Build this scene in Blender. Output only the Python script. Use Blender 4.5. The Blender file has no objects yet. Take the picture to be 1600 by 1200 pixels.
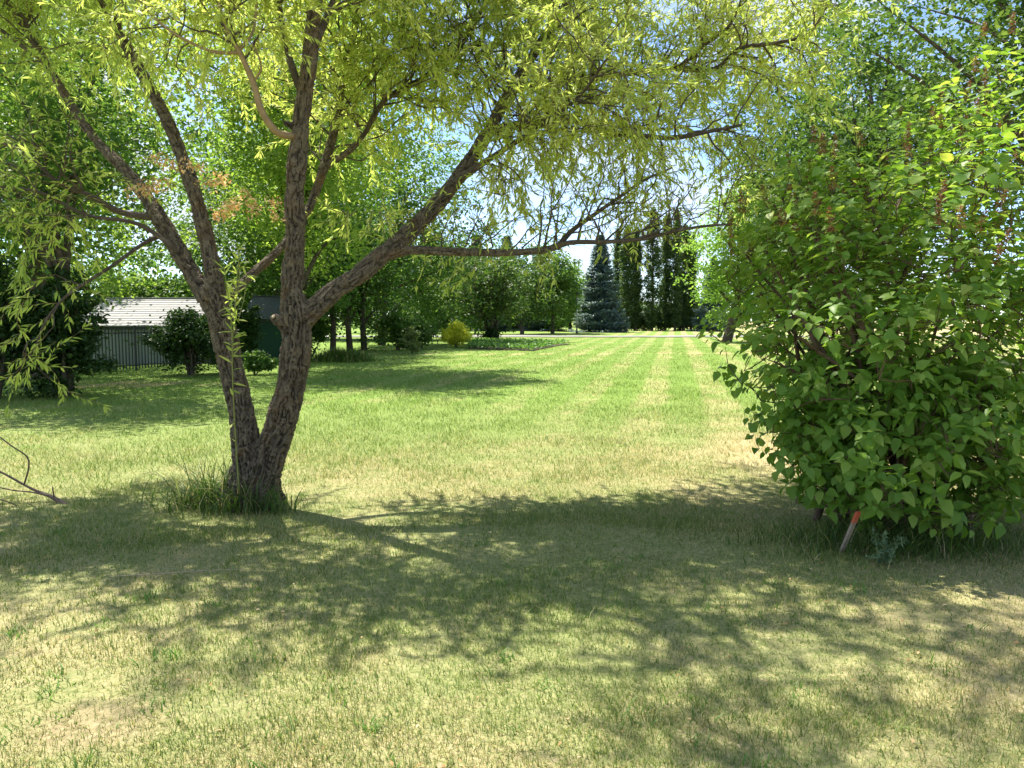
import bpy, math, random
import numpy as np
from mathutils import Vector, Matrix

random.seed(7)
rng = np.random.default_rng(11)
scene = bpy.context.scene
col = scene.collection
R = math.radians

# ------------------------------------------------------------------ camera
CAM_H, FPX, HORIZON = 1.6, 1202.0, 497.0
PITCH = math.atan((600 - HORIZON) / FPX)
cam_d = bpy.data.cameras.new('camera')
cam_d.sensor_width = 36.0
cam_d.lens = 36.0 * FPX / 1600.0
cam_d.clip_start = 0.05
cam_d.clip_end = 2000
cam = bpy.data.objects.new('camera', cam_d)
cam.location = (0, 0, CAM_H)
cam.rotation_euler = (R(90) - PITCH, 0, 0)
col.objects.link(cam)
scene.camera = cam

# ------------------------------------------------------------------ sky and sun
SUN_EL, SUN_AZ = 60.0, 41.0            # azimuth: degrees to the left of straight ahead (+Y)
world = bpy.data.worlds.new('World')
scene.world = world
world.use_nodes = True
wn = world.node_tree.nodes
wl = world.node_tree.links
wn.clear()
w_out = wn.new('ShaderNodeOutputWorld')
w_bg = wn.new('ShaderNodeBackground')
w_bg.inputs['Strength'].default_value = 0.12
w_sky = wn.new('ShaderNodeTexSky')
w_sky.sky_type = 'NISHITA'
w_sky.sun_disc = False
w_sky.sun_elevation = R(SUN_EL)
w_sky.sun_rotation = R(-SUN_AZ)
w_sky.altitude = 500
w_sky.air_density = 0.7
w_sky.dust_density = 0.0
w_sky.ozone_density = 2.0
w_tc = wn.new('ShaderNodeTexCoord')
w_map = wn.new('ShaderNodeMapping')
w_map.inputs['Scale'].default_value = (1.0, 1.0, 2.6)
w_map.inputs['Location'].default_value = (0.35, 0.1, 0.2)
w_noise = wn.new('ShaderNodeTexNoise')
w_noise.inputs['Scale'].default_value = 3.2
w_noise.inputs['Detail'].default_value = 7
w_noise.inputs['Roughness'].default_value = 0.58
w_ramp = wn.new('ShaderNodeValToRGB')
w_ramp.color_ramp.elements[0].position = 0.45
w_ramp.color_ramp.elements[1].position = 0.66
w_ramp.color_ramp.elements[1].color = (0.9, 0.9, 0.9, 1)
w_mix = wn.new('ShaderNodeMix')
w_mix.data_type = 'RGBA'
w_mix.inputs['B'].default_value = (3.6, 3.75, 3.95, 1)
wl.new(w_tc.outputs['Generated'], w_map.inputs['Vector'])
wl.new(w_map.outputs['Vector'], w_noise.inputs['Vector'])
wl.new(w_noise.outputs['Fac'], w_ramp.inputs['Fac'])
wl.new(w_ramp.outputs['Color'], w_mix.inputs['Factor'])
wl.new(w_sky.outputs['Color'], w_mix.inputs['A'])
wl.new(w_mix.outputs['Result'], w_bg.inputs['Color'])
wl.new(w_bg.outputs['Background'], w_out.inputs['Surface'])

sun_d = bpy.data.lights.new('sun', 'SUN')
sun_d.energy = 4.6
sun_d.angle = R(0.53)
sun_d.color = (1.0, 0.945, 0.86)
sun = bpy.data.objects.new('sun', sun_d)
to_sun = Vector((-math.sin(R(SUN_AZ)) * math.cos(R(SUN_EL)), math.cos(R(SUN_AZ)) * math.cos(R(SUN_EL)), math.sin(R(SUN_EL))))
sun.rotation_euler = to_sun.to_track_quat('Z', 'Y').to_euler()
sun.location = to_sun * 60
col.objects.link(sun)

scene.view_settings.view_transform = 'Standard'
scene.view_settings.look = 'None'
scene.view_settings.gamma = 1.0
scene.view_settings.exposure = 1.42
scene.view_settings.use_curve_mapping = False
scene.cycles.max_bounces = 8
scene.cycles.diffuse_bounces = 4
scene.cycles.transmission_bounces = 4
scene.cycles.transparent_max_bounces = 4
scene.cycles.caustics_reflective = False
scene.cycles.caustics_refractive = False


# ------------------------------------------------------------------ helpers
def at(px, py, Y):
    """point seen at photo pixel (px, py) on the plane y = Y"""
    u, v = (px - 800) / FPX, (600 - py) / FPX
    d = Vector((u, math.cos(PITCH) + v * math.sin(PITCH), -math.sin(PITCH) + v * math.cos(PITCH)))
    return Vector((0, 0, CAM_H)) + d * (Y / d.y)


def H(x, y):
    """height of the ground"""
    x = np.asarray(x, float)
    y = np.asarray(y, float)
    z = 0.018 * np.sin(x * 1.3 + 0.4) * np.sin(y * 1.1 + 1.0) + 0.03 * np.sin(x * 0.31 + 2) * np.cos(y * 0.27)
    def ss(t):
        t = np.clip(t, 0, 1)
        return t * t * (3 - 2 * t)
    dip = ss((-x - 7.6) / 2.4) * ss((y - 0.0 * x - 27.2) / 3.0) * (1 - ss((y - 40) / 8))
    z = z - 0.85 * dip
    return z


def Hf(x, y):
    return float(H(x, y))


_hash_a = rng.random(4096).astype(np.float64)
_perm = rng.permutation(4096)


def vnoise(p):
    """value noise, p (N,3) -> 0..1"""
    i = np.floor(p).astype(np.int64)
    f = p - i
    f = f * f * (3 - 2 * f)
    out = 0
    for dx in (0, 1):
        for dy in (0, 1):
            for dz in (0, 1):
                h = _perm[(i[:, 0] + dx) & 4095]
                h = _perm[(h + i[:, 1] + dy) & 4095]
                h = _perm[(h + i[:, 2] + dz) & 4095]
                w = (f[:, 0] if dx else 1 - f[:, 0]) * (f[:, 1] if dy else 1 - f[:, 1]) * (f[:, 2] if dz else 1 - f[:, 2])
                out = out + w * _hash_a[h]
    return out


def new_mesh(name, verts, faces, tint=None, smooth=False):
    """verts (N,3); faces (M,3|4) array, or a list of such arrays"""
    if not isinstance(faces, (list, tuple)):
        faces = [faces]
    faces = [np.asarray(f, np.int32) for f in faces if len(f)]
    me = bpy.data.meshes.new(name)
    verts = np.asarray(verts, np.float32)
    me.vertices.add(len(verts))
    me.vertices.foreach_set('co', verts.ravel())
    loops = np.concatenate([f.ravel() for f in faces])
    tot = np.concatenate([np.full(len(f), f.shape[1], np.int32) for f in faces])
    start = np.concatenate([[0], np.cumsum(tot)[:-1]]).astype(np.int32)
    me.loops.add(len(loops))
    me.loops.foreach_set('vertex_index', loops)
    me.polygons.add(len(tot))
    me.polygons.foreach_set('loop_start', start)
    me.polygons.foreach_set('loop_total', tot)
    if smooth:
        me.polygons.foreach_set('use_smooth', np.ones(len(tot), bool))
    me.update(calc_edges=True)
    me.validate()
    if tint is not None:
        a = me.attributes.new('tint', 'FLOAT', 'POINT')
        a.data.foreach_set('value', np.asarray(tint, np.float32))
    return me


def link(name, me, mat=None, parent=None, loc=(0, 0, 0)):
    o = bpy.data.objects.new(name, me)
    col.objects.link(o)
    o.location = loc
    if mat is not None and me is not None and not me.materials:
        me.materials.append(mat)
    if parent is not None:
        o.parent = parent
    return o


def tag(o, label=None, cat=None, group=None, kind=None):
    if label:
        o['label'] = label
    if cat:
        o['category'] = cat
    if group:
        o['group'] = group
    if kind:
        o['kind'] = kind
    return o


def thing(name, loc, label, cat, group=None, rz=0.0):
    o = bpy.data.objects.new(name, None)
    o.empty_display_size = 0.2
    col.objects.link(o)
    o.location = loc
    o.rotation_euler = (0, 0, rz)
    return tag(o, label, cat, group)


def copy_tree(o, loc, rz=0.0, sc=(1, 1, 1), label=None):
    c = o.copy()
    col.objects.link(c)
    c.location = loc
    c.rotation_euler = (0, 0, rz)
    c.scale = sc
    if label:
        c['label'] = label
    for ch in list(o.children):
        k = ch.copy()
        col.objects.link(k)
        k.parent = c
        for g in list(ch.children):
            q = g.copy()
            col.objects.link(q)
            q.parent = k
    return c


def resample(pts, radii, step):
    """Catmull-Rom through pts, resampled"""
    pts = np.asarray([tuple(p) for p in pts], float)
    radii = np.asarray(radii, float)
    P = np.vstack([2 * pts[0] - pts[1], pts, 2 * pts[-1] - pts[-2]])
    out, rr = [], []
    for i in range(1, len(P) - 2):
        n = max(1, int(np.linalg.norm(P[i + 1] - P[i]) / step))
        for k in range(n):
            t = k / n
            a, b, c, d = P[i - 1], P[i], P[i + 1], P[i + 2]
            out.append(0.5 * ((2 * b) + (c - a) * t + (2 * a - 5 * b + 4 * c - d) * t * t + (-a + 3 * b - 3 * c + d) * t ** 3))
            rr.append(radii[i - 1] * (1 - t) + radii[i] * t)
    out.append(pts[-1])
    rr.append(radii[-1])
    return np.array(out), np.array(rr)


class Tubes:
    """many tapering tubes in one mesh (the limbs or twigs of ONE plant)"""
    def __init__(self):
        self.v, self.f, self.n, self.t = [], [], 0, []

    def add(self, pts, radii, sides=6, cap=True, tint=0.5):
        pts = np.asarray(pts, float)
        radii = np.asarray(radii, float)
        n = len(pts)
        if n < 2:
            return
        tan = np.gradient(pts, axis=0)
        tan /= np.linalg.norm(tan, axis=1, keepdims=True) + 1e-9
        ref = np.array([0.0, 0, 1]) if abs(tan[0][2]) < 0.9 else np.array([1.0, 0, 0])
        a = np.cross(tan[0], ref)
        a /= np.linalg.norm(a)
        A = []
        for i in range(n):
            a = a - tan[i] * np.dot(a, tan[i])
            a /= np.linalg.norm(a) + 1e-9
            A.append(a)
        A = np.array(A)
        B = np.cross(tan, A)
        th = np.arange(sides) * 2 * math.pi / sides
        ring = A[:, None, :] * np.cos(th)[None, :, None] + B[:, None, :] * np.sin(th)[None, :, None]
        v = pts[:, None, :] + ring * radii[:, None, None]
        self.v.append(v.reshape(-1, 3))
        i = np.arange(n - 1)[:, None] * sides
        j = np.arange(sides)[None, :]
        k = (j + 1) % sides
        q = np.stack([i + j, i + k, i + sides + k, i + sides + j], -1).reshape(-1, 4) + self.n
        tri = [np.stack([q[:, 0], q[:, 1], q[:, 2]], 1), np.stack([q[:, 0], q[:, 2], q[:, 3]], 1)]
        self.f += tri
        self.t.append(np.full(n * sides, tint))
        self.n += n * sides
        if cap:
            for base, c, flip in ((0, pts[0], 1), ((n - 1) * sides, pts[-1], 0)):
                self.v.append(np.array([c]))
                ci = self.n
                jj = np.arange(sides)
                kk = (jj + 1) % sides
                first = self.n - n * sides - (0 if flip else 1) + base
                f = np.stack([np.full(sides, ci), first + (kk if flip else jj), first + (jj if flip else kk)], 1)
                self.f.append(f)
                self.t.append(np.array([tint]))
                self.n += 1

    def mesh(self, name, smooth=True):
        return new_mesh(name, np.concatenate(self.v), np.concatenate(self.f), np.concatenate(self.t), smooth)


# leaf templates: x across (in widths), y along (in lengths), z off the blade (in widths)
LEAF_LANCE = (np.array([[0, 0, 0], [-.5, .32, .12], [.5, .32, .12], [-.36, .66, .08], [.36, .66, .08], [0, 1, -.25]]),
              np.array([[0, 2, 1], [1, 2, 4], [1, 4, 3], [3, 4, 5]]))
LEAF_DIAMOND = (np.array([[0, 0, 0], [.5, .42, .16], [0, 1, -.1], [-.5, .42, .16]]), np.array([[0, 1, 2], [0, 2, 3]]))
LEAF_HEART = (np.array([[0, 0, 0], [0, .3, 0], [0, .65, -.06], [0, 1, -.22], [-.5, .27, .14], [.5, .27, .14], [-.36, .64, .06], [.36, .64, .06]]),
              np.array([[0, 1, 4], [0, 5, 1], [4, 1, 6], [6, 1, 2], [1, 5, 2], [2, 5, 7], [6, 2, 3], [2, 7, 3]]))


def heart_fine():
    ts = [0.0, .06, .18, .34, .52, .7, .86, 1.0]
    hw = [0.0, .30, .48, .50, .42, .28, .12, 0.0]
    v, f = [], []
    rows = []
    for t, w in zip(ts, hw):
        bend = -.30 * t * t
        m = len(v)
        v.append((0, t, bend))
        if w > 0:
            yy = t - (.05 if t < .1 else 0)
            v.append((-w, yy, bend + .30 * w))
            v.append((w, yy, bend + .30 * w))
            rows.append((m, m + 1, m + 2))
        else:
            rows.append((m, m, m))
    for a, b in zip(rows[:-1], rows[1:]):
        for s in (1, 2):
            q = [a[0], a[s], b[s], b[0]]
            if s == 1:
                q = q[::-1]
            u = []
            for i in q:
                if i not in u:
                    u.append(i)
            if len(u) == 3:
                f.append(u)
            elif len(u) == 4:
                f.append([u[0], u[1], u[2]])
                f.append([u[0], u[2], u[3]])
    return np.array(v, float), np.array(f)


LEAF_HEART_FINE = heart_fine()


def frames(d, up):
    """orthonormal frames from directions d (N,3) and rough normals up"""
    d = d / (np.linalg.norm(d, axis=1, keepdims=True) + 1e-9)
    x = np.cross(d, up)
    x /= np.linalg.norm(x, axis=1, keepdims=True) + 1e-9
    n = np.cross(x, d)
    return x, d, n


def leaf_arrays(pos, d, up, L, W, tpl, tint):
    tv, tf = tpl
    x, y, n = frames(d, up)
    N = len(pos)
    v = (pos[:, None, :] + x[:, None, :] * (tv[None, :, 0, None] * W[:, None, None])
         + y[:, None, :] * (tv[None, :, 1, None] * L[:, None, None]) + n[:, None, :] * (tv[None, :, 2, None] * W[:, None, None]))
    f = tf[None] + (np.arange(N) * len(tv))[:, None, None]
    return v.reshape(-1, 3), f.reshape(-1, 3), np.repeat(tint, len(tv))


def leaf_mesh(name, *a):
    v, f, t = leaf_arrays(*a)
    return new_mesh(name, v, f, t)


def rand_dirs(n):
    v = rng.normal(size=(n, 3))
    return v / np.linalg.norm(v, axis=1, keepdims=True)


# ------------------------------------------------------------------ materials
def material(name):
    m = bpy.data.materials.new(name)
    m.use_nodes = True
    nt = m.node_tree
    nt.nodes.clear()
    out = nt.nodes.new('ShaderNodeOutputMaterial')
    return m, nt, out


def node(nt, kind, **kw):
    n = nt.nodes.new(kind)
    for k, v in kw.items():
        if k in n.inputs:
            n.inputs[k].default_value = v
        else:
            setattr(n, k, v)
    return n


def math_node(nt, op, a, b=None, clamp=False):
    n = nt.nodes.new('ShaderNodeMath')
    n.operation = op
    n.use_clamp = clamp
    for i, v in enumerate((a, b)):
        if v is None:
            continue
        if isinstance(v, (int, float)):
            n.inputs[i].default_value = v
        else:
            nt.links.new(v, n.inputs[i])
    return n.outputs[0]


def mix_rgb(nt, fac, a, b, mode='MIX'):
    n = nt.nodes.new('ShaderNodeMix')
    n.data_type = 'RGBA'
    n.blend_type = mode
    for key, v in (('Factor', fac), ('A', a), ('B', b)):
        s = n.inputs[key] if key == 'Factor' else [i for i in n.inputs if i.name == key and i.type == 'RGBA'][0]
        if isinstance(v, (int, float)):
            s.default_value = v
        elif isinstance(v, tuple):
            s.default_value = v if len(v) == 4 else v + (1,)
        else:
            nt.links.new(v, s)
    return [o for o in n.outputs if o.type == 'RGBA'][0]


def ramp(nt, fac, stops):
    n = nt.nodes.new('ShaderNodeValToRGB')
    cr = n.color_ramp
    while len(cr.elements) < len(stops):
        cr.elements.new(0.5)
    for e, (p, c) in zip(cr.elements, stops):
        e.position = p
        e.color = c if len(c) == 4 else tuple(c) + (1,)
    nt.links.new(fac, n.inputs['Fac'])
    return n.outputs['Color']


def noise(nt, scale, detail=3, rough=0.5, vec=None, distortion=0.0):
    n = nt.nodes.new('ShaderNodeTexNoise')
    n.inputs['Scale'].default_value = scale
    n.inputs['Detail'].default_value = detail
    n.inputs['Roughness'].default_value = rough
    n.inputs['Distortion'].default_value = distortion
    if vec is not None:
        nt.links.new(vec, n.inputs['Vector'])
    return n.outputs['Fac']


def leaf_material(name, stops, trans=0.45, trans_gain=(1.35, 1.35, 0.85), rough=0.5, spec=0.35):
    """leaf: glossy-diffuse face plus light that comes through the blade"""
    m, nt, out = material(name)
    at_ = nt.nodes.new('ShaderNodeAttribute')
    at_.attribute_name = 'tint'
    c = ramp(nt, at_.outputs['Fac'], stops)
    p = node(nt, 'ShaderNodeBsdfPrincipled', Roughness=rough)
    p.inputs['Specular IOR Level'].default_value = spec
    nt.links.new(c, p.inputs['Base Color'])
    tcol = mix_rgb(nt, 1.0, c, tuple(trans_gain), 'MULTIPLY')
    t = nt.nodes.new('ShaderNodeBsdfTranslucent')
    nt.links.new(tcol, t.inputs['Color'])
    ms = nt.nodes.new('ShaderNodeMixShader')
    ms.inputs['Fac'].default_value = trans
    nt.links.new(p.outputs[0], ms.inputs[1])
    nt.links.new(t.outputs[0], ms.inputs[2])
    nt.links.new(ms.outputs[0], out.inputs['Surface'])
    return m


def plain_material(name, color, rough=0.7, metal=0.0, var=0.25, scale=8.0, bump=0.0, bump_scale=30.0, spec=0.4, color2=None):
    m, nt, out = material(name)
    tc = nt.nodes.new('ShaderNodeTexCoord')
    f = noise(nt, scale, 5, 0.6, tc.outputs['Object'])
    c2 = color2 or tuple(x * (1 - var) for x in color)
    c = ramp(nt, f, [(0.3, tuple(c2)), (0.7, tuple(color))])
    p = node(nt, 'ShaderNodeBsdfPrincipled', Roughness=rough, Metallic=metal)
    p.inputs['Specular IOR Level'].default_value = spec
    nt.links.new(c, p.inputs['Base Color'])
    if bump:
        b = nt.nodes.new('ShaderNodeBump')
        b.inputs['Strength'].default_value = bump
        b.inputs['Distance'].default_value = 0.02
        nt.links.new(noise(nt, bump_scale, 5, 0.6, tc.outputs['Object']), b.inputs['Height'])
        nt.links.new(b.outputs[0], p.inputs['Normal'])
    nt.links.new(p.outputs[0], out.inputs['Surface'])
    return m


def bark_material(name, dark, light, moss=None, scale=1.0):
    m, nt, out = material(name)
    tc = nt.nodes.new('ShaderNodeTexCoord')
    mp = nt.nodes.new('ShaderNodeMapping')
    mp.inputs['Scale'].default_value = (26 * scale, 26 * scale, 7 * scale)
    nt.links.new(tc.outputs['Object'], mp.inputs['Vector'])
    f1 = noise(nt, 1.0, 6, 0.62, mp.outputs['Vector'], 0.6)
    f2 = noise(nt, 2.2 * scale, 3, 0.5, tc.outputs['Object'])
    at_ = nt.nodes.new('ShaderNodeAttribute')
    at_.attribute_name = 'tint'
    f = math_node(nt, 'ADD', math_node(nt, 'MULTIPLY', f1, 0.5), math_node(nt, 'MULTIPLY', at_.outputs['Fac'], 0.5))
    c = ramp(nt, f, [(0.28, dark), (0.86, light)])
    grey = noise(nt, 9.0 * scale, 4, 0.7, tc.outputs['Object'])
    c = mix_rgb(nt, ramp(nt, grey, [(0.52, (0, 0, 0)), (0.66, (0.55, 0.55, 0.55))]), c, tuple(min(1, x * 1.45) for x in (light[0], light[1] * 1.03, light[2] * 1.02)))
    if moss:
        c = mix_rgb(nt, ramp(nt, f2, [(0.55, (0, 0, 0)), (0.75, (0.6, 0.6, 0.6))]), c, moss)
    p = node(nt, 'ShaderNodeBsdfPrincipled', Roughness=0.9)
    p.inputs['Specular IOR Level'].default_value = 0.2
    nt.links.new(c, p.inputs['Base Color'])
    b = nt.nodes.new('ShaderNodeBump')
    b.inputs['Strength'].default_value = 0.8
    b.inputs['Distance'].default_value = 0.012
    nt.links.new(f1, b.inputs['Height'])
    nt.links.new(b.outputs[0], p.inputs['Normal'])
    nt.links.new(p.outputs[0], out.inputs['Surface'])
    return m


def lawn_colour(nt, tint):
    """colour of turf at a place: straw and green patches, mowing stripes, the worn cross strip"""
    g = nt.nodes.new('ShaderNodeNewGeometry')
    pos = g.outputs['Position']
    sep = nt.nodes.new('ShaderNodeSeparateXYZ')
    nt.links.new(pos, sep.inputs[0])
    x, y = sep.outputs[0], sep.outputs[1]
    big = noise(nt, 0.42, 4, 0.55, pos)
    mid = noise(nt, 2.1, 4, 0.6, pos)
    a = R(12)
    u = math_node(nt, 'SUBTRACT', math_node(nt, 'MULTIPLY', x, math.cos(a)), math_node(nt, 'MULTIPLY', y, math.sin(a)))
    u = math_node(nt, 'ADD', u, math_node(nt, 'MULTIPLY', big, 0.3))
    st = math_node(nt, 'SINE', math_node(nt, 'MULTIPLY', u, 2 * math.pi / 1.3))
    st = math_node(nt, 'MULTIPLY', st, 2.4)
    st = math_node(nt, 'MAXIMUM', math_node(nt, 'MINIMUM', st, 1.0), -1.0)
    mr = nt.nodes.new('ShaderNodeMapRange')
    mr.inputs['From Min'].default_value = 8
    mr.inputs['From Max'].default_value = 17
    nt.links.new(y, mr.inputs['Value'])
    far = mr.outputs[0]
    # share of green blades
    gr = math_node(nt, 'ADD', math_node(nt, 'MULTIPLY', big, 0.9), math_node(nt, 'MULTIPLY', mid, 0.75))
    gr = math_node(nt, 'SUBTRACT', gr, 0.23)
    gr = math_node(nt, 'ADD', gr, math_node(nt, 'MULTIPLY', far, 0.36))
    gr = math_node(nt, 'ADD', gr, math_node(nt, 'MULTIPLY', math_node(nt, 'MULTIPLY', st, far), 0.24))
    gr = math_node(nt, 'SUBTRACT', gr, math_node(nt, 'MULTIPLY', x, 0.018))
    # the green band of lush turf beyond the willow
    lx = math_node(nt, 'DIVIDE', math_node(nt, 'SUBTRACT', x, -2.6), 4.2)
    ly = math_node(nt, 'DIVIDE', math_node(nt, 'SUBTRACT', y, 12.0), 2.8)
    lr = math_node(nt, 'ADD', math_node(nt, 'MULTIPLY', lx, lx), math_node(nt, 'MULTIPLY', ly, ly))
    lush = math_node(nt, 'SUBTRACT', 1.0, lr, True)
    gr = math_node(nt, 'ADD', gr, math_node(nt, 'MULTIPLY', lush, 0.35))
    mf = nt.nodes.new('ShaderNodeMapRange')
    mf.inputs['From Min'].default_value = 20
    mf.inputs['From Max'].default_value = 45
    nt.links.new(y, mf.inputs['Value'])
    gr = math_node(nt, 'ADD', gr, math_node(nt, 'MULTIPLY', mf.outputs[0], 0.06))
    # greener tint painted into the turf where the willow's shade falls
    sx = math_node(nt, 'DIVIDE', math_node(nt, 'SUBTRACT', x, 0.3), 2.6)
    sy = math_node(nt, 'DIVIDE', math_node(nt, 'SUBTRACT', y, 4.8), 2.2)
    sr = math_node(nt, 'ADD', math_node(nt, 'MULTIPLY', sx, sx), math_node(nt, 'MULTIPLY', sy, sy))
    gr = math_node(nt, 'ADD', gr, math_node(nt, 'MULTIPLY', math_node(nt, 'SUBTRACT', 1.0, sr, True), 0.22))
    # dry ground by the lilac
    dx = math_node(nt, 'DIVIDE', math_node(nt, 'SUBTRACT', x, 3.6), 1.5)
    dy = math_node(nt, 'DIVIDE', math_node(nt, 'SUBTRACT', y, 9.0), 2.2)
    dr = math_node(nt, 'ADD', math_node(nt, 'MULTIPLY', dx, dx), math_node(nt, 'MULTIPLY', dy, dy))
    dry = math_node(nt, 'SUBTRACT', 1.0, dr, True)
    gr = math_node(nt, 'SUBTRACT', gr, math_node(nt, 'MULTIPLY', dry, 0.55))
    ex = math_node(nt, 'DIVIDE', math_node(nt, 'SUBTRACT', x, -9.6), 2.8)
    ey = math_node(nt, 'DIVIDE', math_node(nt, 'SUBTRACT', y, 18.6), 1.7)
    er = math_node(nt, 'ADD', math_node(nt, 'MULTIPLY', ex, ex), math_node(nt, 'MULTIPLY', ey, ey))
    gr = math_node(nt, 'SUBTRACT', gr, math_node(nt, 'MULTIPLY', math_node(nt, 'SUBTRACT', 1.0, er, True), 0.8))
    # worn strip across the lawn at about 34 m
    wy = math_node(nt, 'ABSOLUTE', math_node(nt, 'SUBTRACT', y, math_node(nt, 'ADD', 34.0, math_node(nt, 'MULTIPLY', big, 1.2))))
    worn = math_node(nt, 'SUBTRACT', 1.0, math_node(nt, 'MULTIPLY', wy, 0.85), True)
    gr = math_node(nt, 'SUBTRACT', gr, math_node(nt, 'MULTIPLY', worn, 0.38))
    # per blade choice
    d = math_node(nt, 'SUBTRACT', gr, tint)
    k = math_node(nt, 'ADD', math_node(nt, 'MULTIPLY', d, 1.7), 0.5, True)
    straw = mix_rgb(nt, tint, (0.32, 0.262, 0.118), (0.57, 0.48, 0.245))
    green = mix_rgb(nt, tint, (0.09, 0.165, 0.028), (0.25, 0.345, 0.065))
    return mix_rgb(nt, k, straw, green), mid


def lawn_materials():
    m, nt, out = material('lawn_turf')
    g = nt.nodes.new('ShaderNodeNewGeometry')
    t1 = noise(nt, 46.0, 3, 0.65, g.outputs['Position'])
    t2 = noise(nt, 9.0, 3, 0.6, g.outputs['Position'])
    t = math_node(nt, 'ADD', math_node(nt, 'MULTIPLY', t1, 1.1), math_node(nt, 'MULTIPLY', t2, 0.5))
    t = math_node(nt, 'SUBTRACT', t, 0.32, True)
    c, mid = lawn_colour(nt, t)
    p = node(nt, 'ShaderNodeBsdfPrincipled', Roughness=0.9)
    p.inputs['Specular IOR Level'].default_value = 0.15
    # thatch and soil show between the blades where the turf is thin
    sep = nt.nodes.new('ShaderNodeSeparateXYZ')
    nt.links.new(g.outputs['Position'], sep.inputs[0])
    mr = nt.nodes.new('ShaderNodeMapRange')
    mr.inputs['From Min'].default_value = 6
    mr.inputs['From Max'].default_value = 16
    mr.inputs['To Min'].default_value = 0.45
    mr.inputs['To Max'].default_value = 0.0
    nt.links.new(sep.outputs[1], mr.inputs['Value'])
    soil = ramp(nt, noise(nt, 30.0, 4, 0.7, g.outputs['Position']), [(0.35, (0.16, 0.115, 0.07)), (0.65, (0.40, 0.31, 0.20))])
    c = mix_rgb(nt, mr.outputs[0], c, soil)
    # a bare dusty patch in the near left lawn
    bx = math_node(nt, 'DIVIDE', math_node(nt, 'SUBTRACT', sep.outputs[0], -1.6), 0.30)
    by = math_node(nt, 'DIVIDE', math_node(nt, 'SUBTRACT', sep.outputs[1], 2.85), 0.22)
    br = math_node(nt, 'SUBTRACT', 1.25, math_node(nt, 'ADD', math_node(nt, 'MULTIPLY', bx, bx), math_node(nt, 'MULTIPLY', by, by)), True)
    c = mix_rgb(nt, math_node(nt, 'MULTIPLY', br, 0.55), c, mix_rgb(nt, 1.0, soil, (1.0, 0.95, 0.88), 'MULTIPLY'))
    nt.links.new(c, p.inputs['Base Color'])
    b = nt.nodes.new('ShaderNodeBump')
    b.inputs['Strength'].default_value = 0.55
    b.inputs['Distance'].default_value = 0.03
    nt.links.new(math_node(nt, 'ADD', t1, math_node(nt, 'MULTIPLY', t2, 0.8)), b.inputs['Height'])
    nt.links.new(b.outputs[0], p.inputs['Normal'])
    nt.links.new(p.outputs[0], out.inputs['Surface'])

    m2, nt, out = material('grass_blade')
    at_ = nt.nodes.new('ShaderNodeAttribute')
    at_.attribute_name = 'tint'
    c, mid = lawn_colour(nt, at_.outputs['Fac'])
    p = node(nt, 'ShaderNodeBsdfPrincipled', Roughness=0.65)
    p.inputs['Specular IOR Level'].default_value = 0.25
    nt.links.new(c, p.inputs['Base Color'])
    tr = nt.nodes.new('ShaderNodeBsdfTranslucent')
    nt.links.new(mix_rgb(nt, 1.0, c, (1.1, 1.15, 0.8), 'MULTIPLY'), tr.inputs['Color'])
    ms = nt.nodes.new('ShaderNodeMixShader')
    ms.inputs['Fac'].default_value = 0.35
    nt.links.new(p.outputs[0], ms.inputs[1])
    nt.links.new(tr.outputs[0], ms.inputs[2])
    nt.links.new(ms.outputs[0], out.inputs['Surface'])
    return m, m2


M = {}
M['lawn'], M['blade'] = lawn_materials()
M['tall_grass'] = leaf_material('tall_grass', [(0, (0.05, 0.10, 0.02)), (0.55, (0.10, 0.18, 0.035)), (0.78, (0.17, 0.25, 0.06)), (0.9, (0.4, 0.36, 0.17)), (1, (0.5, 0.42, 0.23))], 0.45)
M['willow_leaf'] = leaf_material('willow_leaf', [(0, (0.26, 0.36, 0.08)), (0.4, (0.42, 0.50, 0.11)), (0.75, (0.58, 0.62, 0.16)), (1, (0.66, 0.65, 0.24))], 0.62, (1.2, 1.24, 1.0))
M['lilac_leaf'] = leaf_material('lilac_leaf', [(0, (0.09, 0.20, 0.026)), (0.55, (0.19, 0.32, 0.05)), (0.93, (0.38, 0.48, 0.105)), (1, (0.42, 0.38, 0.13))], 0.46, (1.5, 1.5, 0.75), 0.45, 0.28)
M['poplar_leaf'] = leaf_material('poplar_leaf', [(0, (0.14, 0.245, 0.045)), (0.6, (0.26, 0.37, 0.07)), (1, (0.42, 0.49, 0.115))], 0.58)
M['maple_leaf'] = leaf_material('maple_leaf', [(0, (0.06, 0.13, 0.028)), (0.6, (0.11, 0.205, 0.042)), (1, (0.21, 0.31, 0.075))], 0.48)
M['lime_leaf'] = leaf_material('lime_leaf', [(0, (0.13, 0.25, 0.045)), (0.6, (0.22, 0.36, 0.065)), (1, (0.34, 0.46, 0.11))], 0.55)
M['elm_leaf'] = leaf_material('elm_leaf', [(0, (0.05, 0.10, 0.024)), (0.6, (0.088, 0.158, 0.034)), (1, (0.18, 0.25, 0.06))], 0.42)
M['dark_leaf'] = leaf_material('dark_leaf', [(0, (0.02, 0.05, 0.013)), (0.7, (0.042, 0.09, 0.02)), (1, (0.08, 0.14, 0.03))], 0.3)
M['column_leaf'] = leaf_material('column_poplar_leaf', [(0, (0.065, 0.12, 0.04)), (0.7, (0.12, 0.19, 0.06)), (1, (0.21, 0.28, 0.11))], 0.42)
M['spruce'] = leaf_material('spruce_needles', [(0, (0.07, 0.125, 0.105)), (0.6, (0.14, 0.21, 0.19)), (1, (0.30, 0.39, 0.37))], 0.2)
M['gold_leaf'] = leaf_material('gold_leaf', [(0, (0.5, 0.55, 0.06)), (1, (0.75, 0.72, 0.12))], 0.6)
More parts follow.
